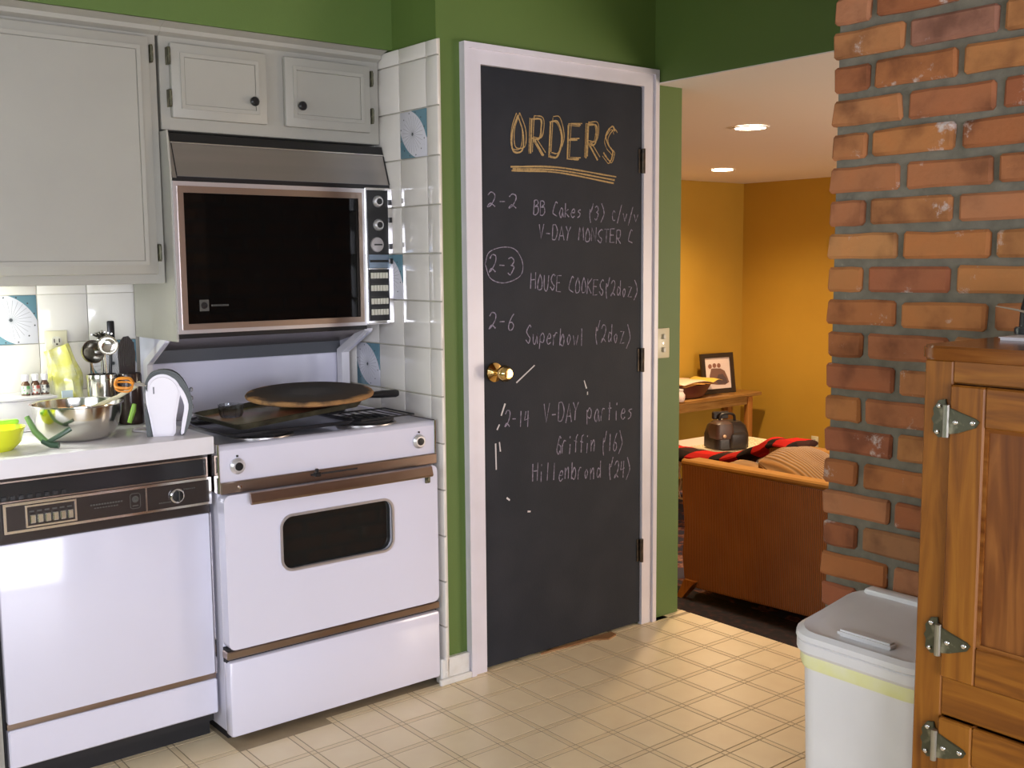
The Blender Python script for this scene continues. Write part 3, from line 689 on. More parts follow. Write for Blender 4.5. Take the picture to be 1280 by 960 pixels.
nt.links.new(tc.outputs['Object'], sx_.inputs[0]); nt.links.new(sx_.outputs[0], ln.inputs[0])
nn = N(nt, 'ShaderNodeTexNoise'); nn.inputs['Scale'].default_value = 14; nn.inputs['Detail'].default_value = 6; nt.links.new(tc.outputs['Object'], nn.inputs['Vector'])
ma = N(nt, 'ShaderNodeMath', operation='MULTIPLY_ADD'); nt.links.new(nn.outputs['Fac'], ma.inputs[0]); ma.inputs[1].default_value = .09; nt.links.new(ln.outputs['Value'], ma.inputs[2])
rr = ramp(nt, [(.10, (.07, .062, .066)), (.13, (.04, .036, .038)), (.17, (.045, .032, .026)), (.232, (.05, .030, .02)), (.248, (.33, .17, .06))]); nt.links.new(ma.outputs[0], rr.inputs[0]); nt.links.new(rr.outputs[0], bs_.inputs['Base Color'])
so = obj('baking_stone', st, m_stone); tag(so, 'round scorched pizza stone with tan edge on top of the pan', 'pizza stone')
so.location = (.388, .157, 1.016); so.rotation_euler = (math.radians(2.5), math.radians(-1.5), 0)
gc = B()
prof = [(.030, 0), (.036, .012), (.038, .040), (.036, .040), (.034, .014), (.028, .003)]
secs = []
for r, h in prof: secs.append([((r+.0016*math.cos(k*PI*.5))*math.cos(2*PI*k/48), (r+.0016*math.cos(k*PI*.5))*math.sin(2*PI*k/48), h) for k in range(48)])
gc.loft(secs); gc.xf(Matrix.Translation((.135, .20, .9605)))
tag(obj('ridged_cup', gc, glassmat('smoked_ridged_glass', (.62, .64, .66), .12)), 'small smoky ridged cup on the scorched tray beside the stone', 'cup')

# ================================================================== DISHWASHER
dw = thing('dishwasher', 'white built-in dishwasher with brown-black control panel', 'dishwasher', (-.28, .35, 0))
YW = .05
obj('body', B().box(-.60, -.012, .075, .60, .06, .885), m_dark, dw)
fr_ = obj('frame', B().box(-.600, -.009, .045, .08, .706, .885, .003), m_brblk, dw)
obj('handle_recess', B().box(-.585, -.022, .041, .046, .822, .868), mat('recess_gloss', (.02, .02, .023), .12), fr_)
obj('recess_rail', B().frame(R4(-.590, -.016, .817, .874), R4(-.586, -.020, .821, .870), 1, .038, .046), m_bchrome, fr_)
b = B()
for k in range(8): b.box(-.578+k*.0215, -.566+k*.0215, .036, .042, .823, .834)
obj('latch_teeth', b, m_blk, fr_)
pf = obj('control_panel', B().box(-.575, -.012, .034, .046, .738, .814, .002), m_brblk, dw)
obj('panel_border', B().frame(R4(-.577, -.010, .736, .816), R4(-.570, -.017, .743, .809), 1, .030, .036), m_chrome, pf)
obj('panel_divider', B().box(-.203, -.199, .031, .035, .742, .81), m_bchrome, pf)
obj('button_frame', B().frame(R4(-.523, -.392, .746, .806), R4(-.518, -.397, .751, .801), 1, .030, .036), m_chrome, pf)
for k in range(6): obj('push_button', B().box(-.513+k*.0193, -.498+k*.0193, .024, .034, .757, .780, .002), m_steel2, pf)
b = B()
for k in range(6): b.box(-.512+k*.0193, -.500+k*.0193, .0325, .034, .786, .790)
for k in range(12): b.box(-.355+k*.0075, -.350+k*.0075, .0325, .034, .779, .783)
for k in range(9): b.box(-.345+k*.0075, -.340+k*.0075, .0325, .034, .770, .773)
for k in range(6): b.box(-.165+k*.006, -.161+k*.006, .0325, .034, .757, .760).box(-.092+k*.006, -.088+k*.006, .0325, .034, .788, .791)
obj('small_lettering', b, m_print, pf, sm=False)
kk = obj('dial', B().lathe([(.019, .010), (.021, .008), (.022, 0)], (-.113, .034, .774), 32, 'Y'), m_chrome, pf)
obj('dial_cap', B().lathe([(0, .013), (.016, .012), (.018, 0)], (-.113, .034, .774), 28, 'Y').box(-.1155, -.1105, .014, .024, .758, .790), m_blk, kk)
obj('dial_pointer', B().box(-.1142, -.1118, .0125, .0145, .758, .790), m_print, kk)
obj('emblem', B().frame(rrect(-.232, .776, .030, .044, .008, 4), rrect(-.232, .776, .027, .041, .0065, 4), 1, .0325, .035).torus((-.232, .033, .781), .0085, .0012, 20, 6, 'Y').ball((-.232, .033, .781), .004).box(-.24, -.224, .0325, .0345, .761, .764), m_print, pf)
obj('door', B().box(-.594, -.011, .048, .078, .214, .706, .006, 2), m_enam, dw)
obj('door_edge_trim', B().box(-.011, -.0065, .046, .078, .214, .706), m_chrome, dw)
obj('gap_strip', B().box(-.594, -.008, .056, .08, .198, .215), m_bchrome, dw)
obj('kick_panel', B().box(-.594, -.007, .048, .078, .09, .197, .004), m_enam, dw)
obj('toe_plate', B().box(-.594, -.008, .12, .13, .0, .09), m_dark, dw)

bc = thing('base_cabinet', 'cream base cabinet left of the dishwasher', 'cabinet', (-1.05, .35, 0))
obj('body', B().box(-1.5, -.606, .055, .60, .09, .885), m_cab, bc)
obj('toe_kick', B().box(-1.5, -.606, .12, .60, 0, .09), m_dark, bc)
for xa, xb in ((-1.04, -.625), (-1.48, -1.06)):
    d = obj('door', B().box(xa, xb, .035, .055, .12, .72, .004), m_cab, bc); obj('knob', B().lathe([(0, .026), (.0145, .019), (.007, .009), (.007, 0)], (xa+.04, .035, .66), 20, 'Y'), m_blk, d)
    d = obj('drawer', B().box(xa, xb, .035, .055, .74, .87, .004), m_cab, bc); obj('knob', B().lathe([(0, .026), (.0145, .019), (.007, .009), (.007, 0)], ((xa+xb)/2, .035, .805), 20, 'Y'), m_blk, d)
ct = thing('countertop', 'white laminate countertop over the dishwasher', 'countertop', (-.75, .3, .888))
obj('slab', B().box(-1.5, -.008, .0, .614, .888, .940, .004, 2), m_lam, ct)

# outlet on the tiles
def outlet(x, y, z, label, axis='Y', slots=2):
    t = thing('wall_outlet', label, 'outlet', (x, y, z))
    if axis == 'Y':
        obj('plate', B().box(x-.034, x+.034, y-.006, y, z-.058, z+.058, .003, 2), m_ivory, t)
        for dz in (.024, -.024)[:slots]:
            f = obj('socket', B().prism(rrect(x, z+dz, .032, .030, .012, 5), 1, y-.0080, y-.004), m_btn, t)
            obj('slots', B().box(x-.009, x-.006, y-.0095, y-.008, z+dz-.004, z+dz+.008).box(x+.006, x+.009, y-.0095, y-.008, z+dz-.004, z+dz+.008).lathe([(0, .0095), (.003, .0095), (.003, .008)], (x, y, z+dz-.009), 10, 'Y'), m_hole, f)
    else:
        obj('plate', B().box(x-.006, x, y-.035, y+.035, z-.058, z+.058, .003, 2), m_ivory, t)
        for dz in (.024, -.024):
            f = obj('socket', B().box(x-.009, x-.004, y-.016, y+.016, z+dz-.014, z+dz+.014, .003), m_btn, t)
            obj('slots', B().box(x-.0096, x-.0080, y-.009, y-.006, z+dz-.004, z+dz+.008).box(x-.0096, x-.0080, y+.006, y+.009, z+dz-.004, z+dz+.008), m_hole, f)
    return t
outlet(-.257, .6165, 1.172, 'ivory electrical outlet on the white tiles above the counter')
outlet(6.34, 2.46, -.105, 'ivory outlet low on the ochre wall by the brick edge', 'X')

# ================================================================== COUNTER THINGS
ZC = .940
# steel mixing bowl
mb = thing('mixing_bowl', 'large stainless mixing bowl on the counter', 'bowl', (-.322, .215, ZC))
obj('bowl', B().lathe([(0, 0), (.062, 0), (.088, .010), (.108, .035), (.118, .070), (.121, .100), (.1265, .103), (.1265, .106), (.119, .104), (.1155, .07), (.105, .037), (.085, .013), (.06, .003), (0, .003)], (-.322, .215, ZC), 56), m_steel2, mb)
bt = B().grid(lambda u, v: Vector((-.322+.105*u*math.cos(2*PI*v), .215+.105*u*math.sin(2*PI*v), ZC+.066+.018*noise.noise(Vector((u*5*math.cos(2*PI*v), u*5*math.sin(2*PI*v), 1)))+.02*(1-u*u))), 10, 32)
tag(obj('orange_batter', bt, mat('orange_mix', (.62, .27, .07), .6, c2=(.75, .5, .25), vs=30, bump=.5)), 'lumpy orange mixture inside the steel bowl', 'food')
sp = thing('mixing_spoon', 'cream spatula with its handle leaning over the steel bowl rim', 'spatula', (-.26, .2, 1.03))
m_cream = mat('cream_plastic', (.74, .72, .52), .35)
obj('handle', B().tube([(-.30, .19, 1.026), (-.21, .205, 1.052), (-.155, .215, 1.078), (-.137, .218, 1.087)], [.006, .006, .0075, .006], 10), m_cream, sp)
obj('blade', B().box(-.345, -.29, .16, .21, 1.016, 1.024, .003), m_cream, sp)
# yellow bowl
yb = thing('plastic_bowl', 'bright yellow-green plastic bowl at the left end of the counter', 'bowl', (-.565, .17, ZC))
obj('bowl', B().lathe([(0, 0), (.055, 0), (.075, .02), (.085, .055), (.088, .062), (.082, .060), (.072, .022), (.05, .004), (0, .004)], (-.565, .17, ZC), 40), mat('lime_plastic', (.74, .80, .03), .25), yb)
tag(obj('lime_spreader', B().box(-.65, -.485, .19, .215, 1.0035, 1.015, .003), mat('lime_green', (.30, .62, .05), .3)), 'lime green spreader lying across the yellow-green bowl', 'utensil')
# shears
sh = thing('kitchen_shears', 'green and black kitchen shears leaning on the steel bowl', 'scissors', (-.44, .10, ZC))
m_dgr = mat('dark_green_plastic', (.03, .07, .035), .3); m_lgr = mat('light_green_blade', (.16, .30, .10), .3)
obj('blade', B().tube([(-.475, .15, 1.025), (-.462, .125, .985), (-.442, .10, .958)], [.007, .009, .009], 10), m_lgr, sh)
obj('handle', B().tube([(-.450, .105, .962), (-.432, .09, .951), (-.415, .078, .949)], [.008, .009, .0085], 10), m_dgr, sh)
obj('handle', B().tube([(-.436, .095, .960), (-.41, .085, .975), (-.382, .078, .992)], [.006, .007, .007], 10), m_dgr, sh)
# white box with bottles
wbx = thing('bread_box', 'white plastic box against the tiles under the spice bottles', 'box', (-.5, .5, ZC))
obj('box', B().box(-.72, -.318, .44, .612, ZC, ZC+.096, .008, 2), m_lam, wbx)
obj('lid', B().box(-.725, -.313, .435, .614, ZC+.096, ZC+.104, .003, 2), m_lam, wbx)
for k, (x, lab, col) in enumerate([(-.385, 'white-capped food colour bottle with green label, leftmost of three', (.12, .35, .12)), (-.357, 'white-capped food colour bottle with red label, middle of three', (.45, .07, .05)), (-.330, 'white-capped food colour bottle with black label, rightmost of three', (.04, .04, .05))]):
    z = ZC+.104; t = thing('spice_bottle', lab, 'bottle', (x, .50, z), group='small capped bottles on the white box')
    obj('bottle', B().lathe([(0, 0), (.0125, 0), (.0125, .034), (.008, .041), (.008, .046)], (x, .50, z), 20), mat('bottle_dark', (.10, .05, .03), .15), t)
    obj('paper_label', B().lathe([(.0129, .006), (.0129, .030)], (x, .50, z), 20), mat('label_print', (.55, .55, .5), .6, c2=col, vs=90, thr=(.5, .55)), t)
    obj('cap', B().lathe([(.0095, .044), (.0105, .046), (.0105, .063), (0, .065)], (x, .50, z), 20), m_lam, t)
# bag
def bag_fn(u, v):
    a = 2*PI*v; h = u
    wdt = .058*(1-.35*h)*(1 if h > .03 else .6) ; dp = .032*(1-h*.85)+.002
    n_ = noise.noise(Vector((math.cos(a)*2, math.sin(a)*2, h*4)))*.012
    x = -.262+(wdt+n_)*math.cos(a)-.022*h+.04*math.sin(h*3)*.3; y = .50+(dp+n_)*math.sin(a)+.03*h
    return Vector((x, y, ZC+.004+h*.238+.012*math.cos(a)*h))
bgt = thing('sweets_bag', 'clear bag of yellow candy melts leaning on the tiles below the outlet', 'bag', (-.262, .50, ZC))
m_bagf = mat('yellow_sweets', (.72, .70, .16), .18, c2=(.80, .80, .50), vs=22, thr=(.4, .6), bump=.6, bs=50, coat=.8)
obj('bag', B().grid(bag_fn, 18, 28), m_bagf, bgt)
obj('bag_label', B().box(-.295, -.262, .452, .456, ZC+.07, ZC+.115, .001), mat('pale_blue_label', (.55, .66, .72), .4), bgt)
obj('bag_clip', B().tube([(-.25, .455, ZC+.05), (-.225, .455, ZC+.058)], .007, 8), mat('violet_clip', (.5, .25, .6), .4), bgt)
# utensil canister
cn = thing('utensil_canister', 'stainless steel utensil canister full of ladles', 'canister', (-.180, .43, ZC))
obj('canister', B().lathe([(0, 0), (.042, 0), (.044, .003), (.044, .145), (.0455, .147), (.0455, .152), (.0445, .160), (.042, .160), (.042, .01), (0, .01)], (-.180, .43, ZC), 40), m_steel2, cn)
dc = thing('dark_canister', 'dark brown canister of utensils right of the steel one', 'canister', (-.098, .42, ZC))
obj('canister', B().lathe([(0, 0), (.036, 0), (.038, .004), (.036, .150), (.034, .158), (.031, .158), (.032, .01), (0, .01)], (-.098, .42, ZC), 36), mat('dark_brown_gloss', (.05, .032, .028), .18), dc)
tag(obj('green_peeler', B().tube([(-.120, .378, ZC+.008), (-.108, .374, ZC+.045), (-.104, .372, ZC+.066)], [.007, .009, .006], 8), mat('lime_peeler', (.32, .6, .08), .35)), 'lime green peeler standing against the dark canister', 'peeler')
def utensil(name, label, cat, base, top, r, m, head):
    t = thing(name, label, cat, base)
    obj('handle', B().tube([base, top], r, 8), m, t); head(t, m); return t
def ladle_head(c, rx, rz, tilt=0):
    def f(t, m):
        b = B().lathe([(0, -.5*rz), (rx*.6, -.42*rz), (rx*.92, -.15*rz), (rx, .12*rz), (rx*.93, .12*rz), (rx*.85, -.1*rz), (rx*.5, -.36*rz), (0, -.42*rz)], (0, 0, 0), 28)
        b.xf(Matrix.Translation(c) @ Matrix.Rotation(math.radians(78), 4, 'X') @ Matrix.Rotation(math.radians(tilt), 4, 'Y'))
        obj('ladle_bowl', b, m, t)
    return f
m_steeld = mat('dark_steel', (.30, .29, .26), .2, 1)
utensil('soup_ladle', 'large steel ladle with round bowl, leftmost in the canister', 'ladle', (-.175, .44, ZC+.012), (-.214, .42, 1.145), .004, m_steeld, ladle_head((-.214, .40, 1.172), .036, .05, 12))
utensil('gravy_ladle', 'smaller shiny steel ladle in the middle of the canister', 'ladle', (-.160, .425, ZC+.012), (-.173, .42, 1.165), .004, m_steel2, ladle_head((-.172, .385, 1.190), .030, .04, -8))
def server_head(t, m):
    b = B()
    for k in range(-3, 4): b.tube([(-.165, .45, 1.205), (-.170+k*.009, .44, 1.222+.004*(3-abs(k))), (-.176+k*.010, .425, 1.232-.003*abs(k))], .003, 6)
    b.ball((-.165, .45, 1.203), .02, .01, .016); obj('fork_tines', b, m, t)
utensil('pasta_server', 'toothed steel pasta server at the top of the canister', 'server', (-.175, .455, ZC+.012), (-.165, .455, 1.20), .004, m_steeld, server_head)
def spat_head(t, m): obj('blade', B().box(-.150, -.128, .448, .453, 1.17, 1.262, .004, 2), m, t)
utensil('black_spatula', 'narrow black spatula, tallest in the canister', 'spatula', (-.158, .45, ZC+.012), (-.140, .452, 1.18), .005, m_blk, spat_head)
def turner_head(t, m):
    b = B()
    for k in range(9):
        x = -.104+(k-4)*.0056; hh = .052-.0011*(k-4)**2
        b.tube([(x, .425, 1.10), (x+.001, .418, 1.14), (x, .42, 1.16+hh)], .0022, 5)
    b.prism([(-.128, 1.09), (-.080, 1.09), (-.076, 1.16), (-.082, 1.195), (-.096, 1.214), (-.112, 1.212), (-.126, 1.192), (-.131, 1.16)], 1, .4205, .4225)
    obj('slotted_blade', b, m, t)
utensil('slotted_turner', 'dark slotted turner head above the dark canister', 'spatula', (-.10, .42, ZC+.012), (-.104, .422, 1.10), .004, mat('dark_slats', (.055, .045, .045), .25), turner_head)

# hand mixer standing on end
mx = thing('hand_mixer', 'white and grey electric hand mixer standing upright with orange beaters', 'mixer', (-.105, .115, ZC+.0005), math.radians(-22))
m_mxw = mat('mixer_white', (.78, .75, .80), .25); m_mxg = mat('mixer_grey', (.045, .055, .052), .4)
bodyp = [(-.035, .0), (.022, .0), (.030, .05), (.040, .10), (.046, .135), (.030, .165), (.0, .180), (-.030, .172), (-.048, .145), (-.050, .10), (-.042, .05)]
def outline(pts, k=4): return [(p.x, p.y) for p in curve([Vector((a, c, 0)) for a, c in pts+[pts[0]]], k)[:-1]]
obj('body', B().prism(outline(bodyp), 1, -.034, .034, .008), m_mxw, mx, True)
greyp = [(-.050, .120), (-.053, .150), (-.035, .182), (0, .192), (.035, .182), (.060, .150), (.076, .10), (.074, .055), (.058, .012), (.046, .0), (.038, .004), (.050, .04), (.058, .08), (.050, .12), (.038, .150), (.0, .176), (-.030, .168)]
obj('handle', B().prism(outline(greyp, 3), 1, -.028, .028, .006), m_mxg, mx, True, label='dark grey handle')
innp = [(.050, .006), (.060, .05), (.066, .09), (.054, .128), (.036, .152), (.044, .12), (.054, .085), (.046, .04), (.042, .004)]
obj('handle_inlay', B().prism(outline(innp, 3), 1, -.0305, .0305, .002), m_mxw, mx, True)
obj('back_shell', B().prism([(-.052, .0), (-.036, .0), (-.044, .05), (-.051, .09), (-.056, .06)], 1, -.03, .03, .003), m_mxg, mx, True)
for z in (.055, .08, .105, .13): obj('speed_button', B().box(.070, .080, -.01, .01, z-.006, z+.006, .003), m_gry, mx, True)
obj('badge', B().box(-.030, -.026, -.0355, -.033, .125, .145), m_gry, mx, True)
m_orl = mat('orange_coated_whisk', (.80, .30, .03), .4)
for sy in (-.022, .022):
    bt_ = obj('beater_shaft', B().tube([(-.046, sy, .148), (-.085, sy, .152)], .003, 8), m_chrome, mx, True)
    b = B()
    for k in range(4):
        a = k*PI/2+.32+(.5 if sy > 0 else 0); c, s_ = math.cos(a)*.020, math.sin(a)*.021
        b.tube(curve([(-.083, sy, .152), (-.093, sy+c*.9, .152+s_*.9), (-.112, sy+c, .153+s_), (-.128, sy+c*.8, .154+s_*.8), (-.133, sy, .154)], 4), .0028, 6)
    # child of the shaft, placed in the mixer's own frame
    o = obj('beater', b, m_orl, mx, True, label='beater smeared orange')
cdp = curve([(-.10, .21, ZC+.004), (-.14, .25, ZC+.004), (-.19, .23, ZC+.004), (-.16, .16, ZC+.004), (-.13, .135, ZC+.004)], 8)
obj('power_cord', B().tube([Vector(p)-Vector((-.105, .115, ZC)) for p in cdp], .003, 6), m_lam, mx, True).rotation_euler = (0, 0, math.radians(22))

# ================================================================== BIN
bn = thing('kitchen_bin', 'white plastic kitchen bin with sloping lid between brick wall and icebox', 'bin', (.675, -1.76, 0))
def sec3(cx, cy, w_, d_, r, z, dz=0, n=5):      # dz: rise from front (low x) to back
    return [(p[0], p[1], z+dz*(p[0]-(cx-w_/2))/w_) for p in rrect(cx, cy, w_, d_, r, n)]
cx, cy = .672, -1.765
obj('body', B().loft([sec3(cx, cy, .20, .25, .03, 0), sec3(cx, cy, .21, .26, .035, .02), sec3(cx, cy, .235, .295, .045, .60, .0)]), m_bin, bn)
obj('liner_band', B().loft([sec3(cx, cy, .244, .304, .048, .596, .02), sec3(cx, cy, .250, .312, .05, .607, .02), sec3(cx, cy, .248, .31, .05, .628, .02), sec3(cx, cy, .235, .29, .045, .634, .02)]), m_liner, bn)
rim = obj('rim', B().loft([sec3(cx, cy, .252, .314, .05, .625, .022), sec3(cx, cy, .262, .326, .055, .632, .024), sec3(cx, cy, .262, .326, .055, .650, .026), sec3(cx, cy, .25, .31, .05, .655, .028)]), m_bin, bn)
ld = obj('lid', B().loft([sec3(cx, cy, .256, .318, .055, .652, .028), sec3(cx, cy, .268, .332, .060, .656, .03), sec3(cx, cy, .266, .33, .060, .667, .034), sec3(cx, cy, .245, .305, .055, .675, .038), sec3(cx, cy, .225, .275, .045, .672, .036), sec3(cx, cy, .20, .25, .04, .671, .036)]), m_bin, bn)
obj('lid_grip', B().prism([(.578, -1.82), (.602, -1.82), (.602, -1.70), (.578, -1.70)], 2, .673, .687, .004), m_bin, ld)
obj('lid_hinge_bar', B().box(.772, .808, -1.90, -1.63, .69, .718, .008, 2), m_bin, ld)

# ================================================================== ICEBOX
ib = thing('icebox', 'antique golden oak icebox with brass strap hinges', 'cabinet', (.65, -2.35, 0))
XI = .45; yl, yr = -1.946, -2.80
obj('carcass', B().box(XI+.012, .81, yr, yl, .09, 1.258, .003), m_oakv, ib)
obj('foot', B().box(XI+.01, XI+.06, yl-.05, yl-.002, 0, .10, .003), m_oakv, ib); obj('foot', B().box(XI+.01, XI+.06, yr+.002, yr+.05, 0, .10, .003), m_oakv, ib)
obj('foot', B().box(.75, .80, yl-.05, yl-.002, 0, .10, .003), m_oakv, ib); obj('foot', B().box(.75, .80, yr+.002, yr+.05, 0, .10, .003), m_oakv, ib)
topp = rrect((XI-.013+.82)/2, (yl+.010+yr-.01)/2, .82-XI+.013, yl+.010-yr+.01, .035, 6)
obj('top_board', B().prism(topp, 2, 1.262, 1.286, .0035), m_oakt, ib)
obj('stile', B().box(XI, XI+.02, yl-.052, yl, .09, 1.262, .003), m_oakv, ib)
obj('stile', B().box(XI, XI+.02, yr, yr+.052, .09, 1.262, .003), m_oakv, ib)
obj('top_rail', B().box(XI+.0005, XI+.02, yr+.05, yl-.052, 1.224, 1.262, .002), m_oakh, ib)
obj('middle_rail', B().box(XI+.0005, XI+.02, yr+.05, yl-.052, .643, .712, .002), m_oakh, ib)
obj('bottom_rail', B().box(XI+.0005, XI+.02, yr+.05, yl-.052, .09, .15, .002), m_oakh, ib)
def ibdoor(z0, z1, name, side):
    d = obj(name, B().box(XI-.004, XI+.014, yr+.054, yl-.0535, z0, z1, .002), m_oakp, ib)
    obj('door_stile', B().box(XI-.012, XI+.01, yl-.115, yl-.054, z0, z1, .003), m_oakv, d)
    obj('door_stile', B().box(XI-.012, XI+.01, yr+.054, yr+.115, z0, z1, .003), m_oakv, d)
    obj('door_rail', B().box(XI-.0115, XI+.01, yr+.115, yl-.115, z1-.068, z1, .003), m_oakh, d)
    obj('door_rail', B().box(XI-.0115, XI+.01, yr+.115, yl-.115, z0, z0+.068, .003), m_oakh, d)
    obj('panel_bead', B().frame([(yr+.115, z0+.068), (yl-.115, z0+.068), (yl-.115, z1-.068), (yr+.115, z1-.068)], [(yr+.121, z0+.074), (yl-.121, z0+.074), (yl-.121, z1-.074), (yr+.121, z1-.074)], 0, XI-.008, XI), m_oakt, d)
    return d
d1 = ibdoor(.714, 1.222, 'upper_door', 0); d2 = ibdoor(.152, .641, 'lower_door', 0)
def strap(z, par, z2=0):
    y0 = yl-.052; X0 = XI-.012
    b = B().prism([(y0+.004, z-.026), (y0+.020, z-.031), (y0+.031, z-.022), (y0+.030, z-.008), (y0+.034, z), (y0+.030, z+.008), (y0+.032, z+.018), (y0+.022, z+.033), (y0+.010, z+.036), (y0+.008, z+.026), (y0+.004, z+.024)], 0, X0+.007, X0+.012, .001)
    b.prism([(y0-.002, z-.022), (y0-.020, z-.018), (y0-.050, z-.006), (y0-.056, z+.004), (y0-.050, z+.009), (y0-.020, z+.018), (y0-.002, z+.024)], 0, X0-.004, X0+.001, .001)
    h = obj('strap_hinge', b, m_abrass, par)
    obj('hinge_pin', B().tube([(X0-.004, y0+.001, z-.027), (X0-.004, y0+.001, z+.028)], .0055, 10), mat('worn_steel_pin', (.42, .40, .34), .3, .9), h)
    b = B()
    for (yy, zz) in ((y0+.020, z+.024), (y0+.022, z-.021), (y0-.016, z), (y0-.046, z+.002)):
        b.ball((X0+.006 if yy > y0 else X0-.005, yy, zz), .0025, .0045, .0045, 10, 6)
    obj('screws', b, m_chrome, h)
strap(1.160, d1); strap(.779, d1); strap(.590, d2)
obj('latch', B().box(XI-.024, XI-.008, yr+.06, yr+.11, .93, .98, .004), m_abrass, d1)
# things on the icebox
o = thing('white_booklet', 'white paper booklet lying on top of the icebox', 'paper', (.71, -2.1, 1.286))
obj('pages', B().box(.63, .80, -2.28, -1.985, 1.2862, 1.2905), mat('white_paper', (.80, .80, .86), .6), o)
obj('cover', B().box(.628, .80, -2.282, -1.983, 1.2905, 1.292), mat('white_cover', (.78, .78, .85), .5), o)
o = thing('cordless_phone', 'black phone standing at the edge of the picture on the icebox', 'phone', (.72, -2.04, 1.292))
obj('base', B().prism(rrect(.735, -2.000, .062, .066, .015, 4), 2, 1.292, 1.306, .002), m_blk, o)
obj('handset', B().loft([[(p[0]+k*.002, p[1]-k*.001, 1.306+k*.015) for p in rrect(.732, -1.998, .04, .056-.003*abs(k-2), .012, 4)] for k in range(6)]), m_blk, o)
o = obj('reed_stick', B().tube([(.672, -1.953, 1.345), (.690, -1.985, 1.338), (.704, -2.03, 1.324), (.712, -2.09, 1.298)], [.001, .002, .0028, .0035], 6), mat('dry_reed', (.30, .24, .17), .7)); tag(o, 'thin dry stick leaning against the black phone', 'stick')

# ================================================================== LIVING ROOM THINGS
m_corX = cord_mat('rust_corduroy_side', (.52, .20, .05), (.42, .15, .035), 27, 'Y', .6)
m_corT = cord_mat('tan_corduroy', (.42, .215, .045), (.36, .17, .035), 12, 'Y', 1)
sofa = thing('corduroy_armchair', 'rust brown corduroy armchair with flared wooden leg seen from its side', 'armchair', (3.55, .45, ZL))
# side outline in (y, z)
side = [(-.22, -.31), (.965, -.355), (1.0, -.31), (1.015, -.18), (1.0, -.02), (1.02, .15), (1.025, .325), (1.0, .335), (-.22, .335)]
for xa in (3.10, 3.86):
    obj('arm', B().prism(side, 0, xa, xa+.15, .012), m_corX, sofa)
    obj('arm_top', B().tube([(xa+.02, 1.02, .333), (xa+.02, .4, .339), (xa+.02, -.22, .345)], .02, 10).box(xa+.02, xa+.14, -.22, 1.015, .322, .347, .01), mat('tan_arm_cloth', (.38, .19, .04), .85, c2=(.33, .15, .03), vs=9), sofa)
obj('seat_base', B().box(3.25, 3.86, -.2, 1.05, -.31, -.08, .02), m_corX, sofa)
obj('seat_cushion', B().box(3.255, 3.855, -.0, 1.13, -.08, .08, .05, 3), m_corT, sofa)
obj('back', B().box(3.10, 4.01, -.36, -.10, -.31, .42, .04, 3), m_corX, sofa)
for x, y, dx, dy in ((3.12, .93, -.03, .07), (3.93, .93, .03, .07), (3.12, -.25, -.03, -.05), (3.93, -.25, .03, -.05)):
    sq_ = lambda cx, cy, h, z: [(cx-h, cy-h, z), (cx+h, cy-h, z), (cx+h, cy+h, z), (cx-h, cy+h, z)]
    obj('leg', B().loft([sq_(x+dx, y+dy, .020, ZL+.012), sq_(x+dx*.3, y+dy*.4, .032, -.345), sq_(x, y, .042, -.31)]), m_legw, sofa)
def pillow_fn(W, H, T):
    def f(u, v):
        a = u*2-1; c = v*2-1
        e = (1-a**4)*(1-c**4); return a, c, e
    return f
def pillow(name, label, cat, loc, rot, W, H, T, m):
    b = B()
    for sgn in (1, -1):
        b.grid(lambda u, v: Vector(((u*2-1)*W/2*(1-.07*(v*2-1)**2), sgn*T/2*((1-(u*2-1)**4)*(1-(v*2-1)**4))**.5+.012*noise.noise(Vector((u*4, v*4, sgn))), (v*2-1)*H/2*(1-.07*(u*2-1)**2))), 20, 20)
    bmesh.ops.remove_doubles(b.b, verts=b.b.verts[:], dist=.004); bmesh.ops.recalc_face_normals(b.b, faces=b.b.faces[:])
    o = obj(name, b, m); o.location = loc; o.rotation_euler = [math.radians(r) for r in rot]; return tag(o, label, cat)
pillow('corduroy_pillow', 'plump tan wide-wale corduroy pillow slumped in the armchair beside the brick edge', 'pillow', (3.545, .46, .25), (-62, 3, 8), .57, .52, .22, cord_mat('tan_wide_corduroy', (.34, .17, .035), (.27, .12, .025), 13, 'X', 1))
pillow('corduroy_pillow', 'smaller tan corduroy pillow lying lower in the armchair, left of the plump one', 'pillow', (3.50, .86, .185), (-70, 0, 20), .46, .36, .17, m_corT)
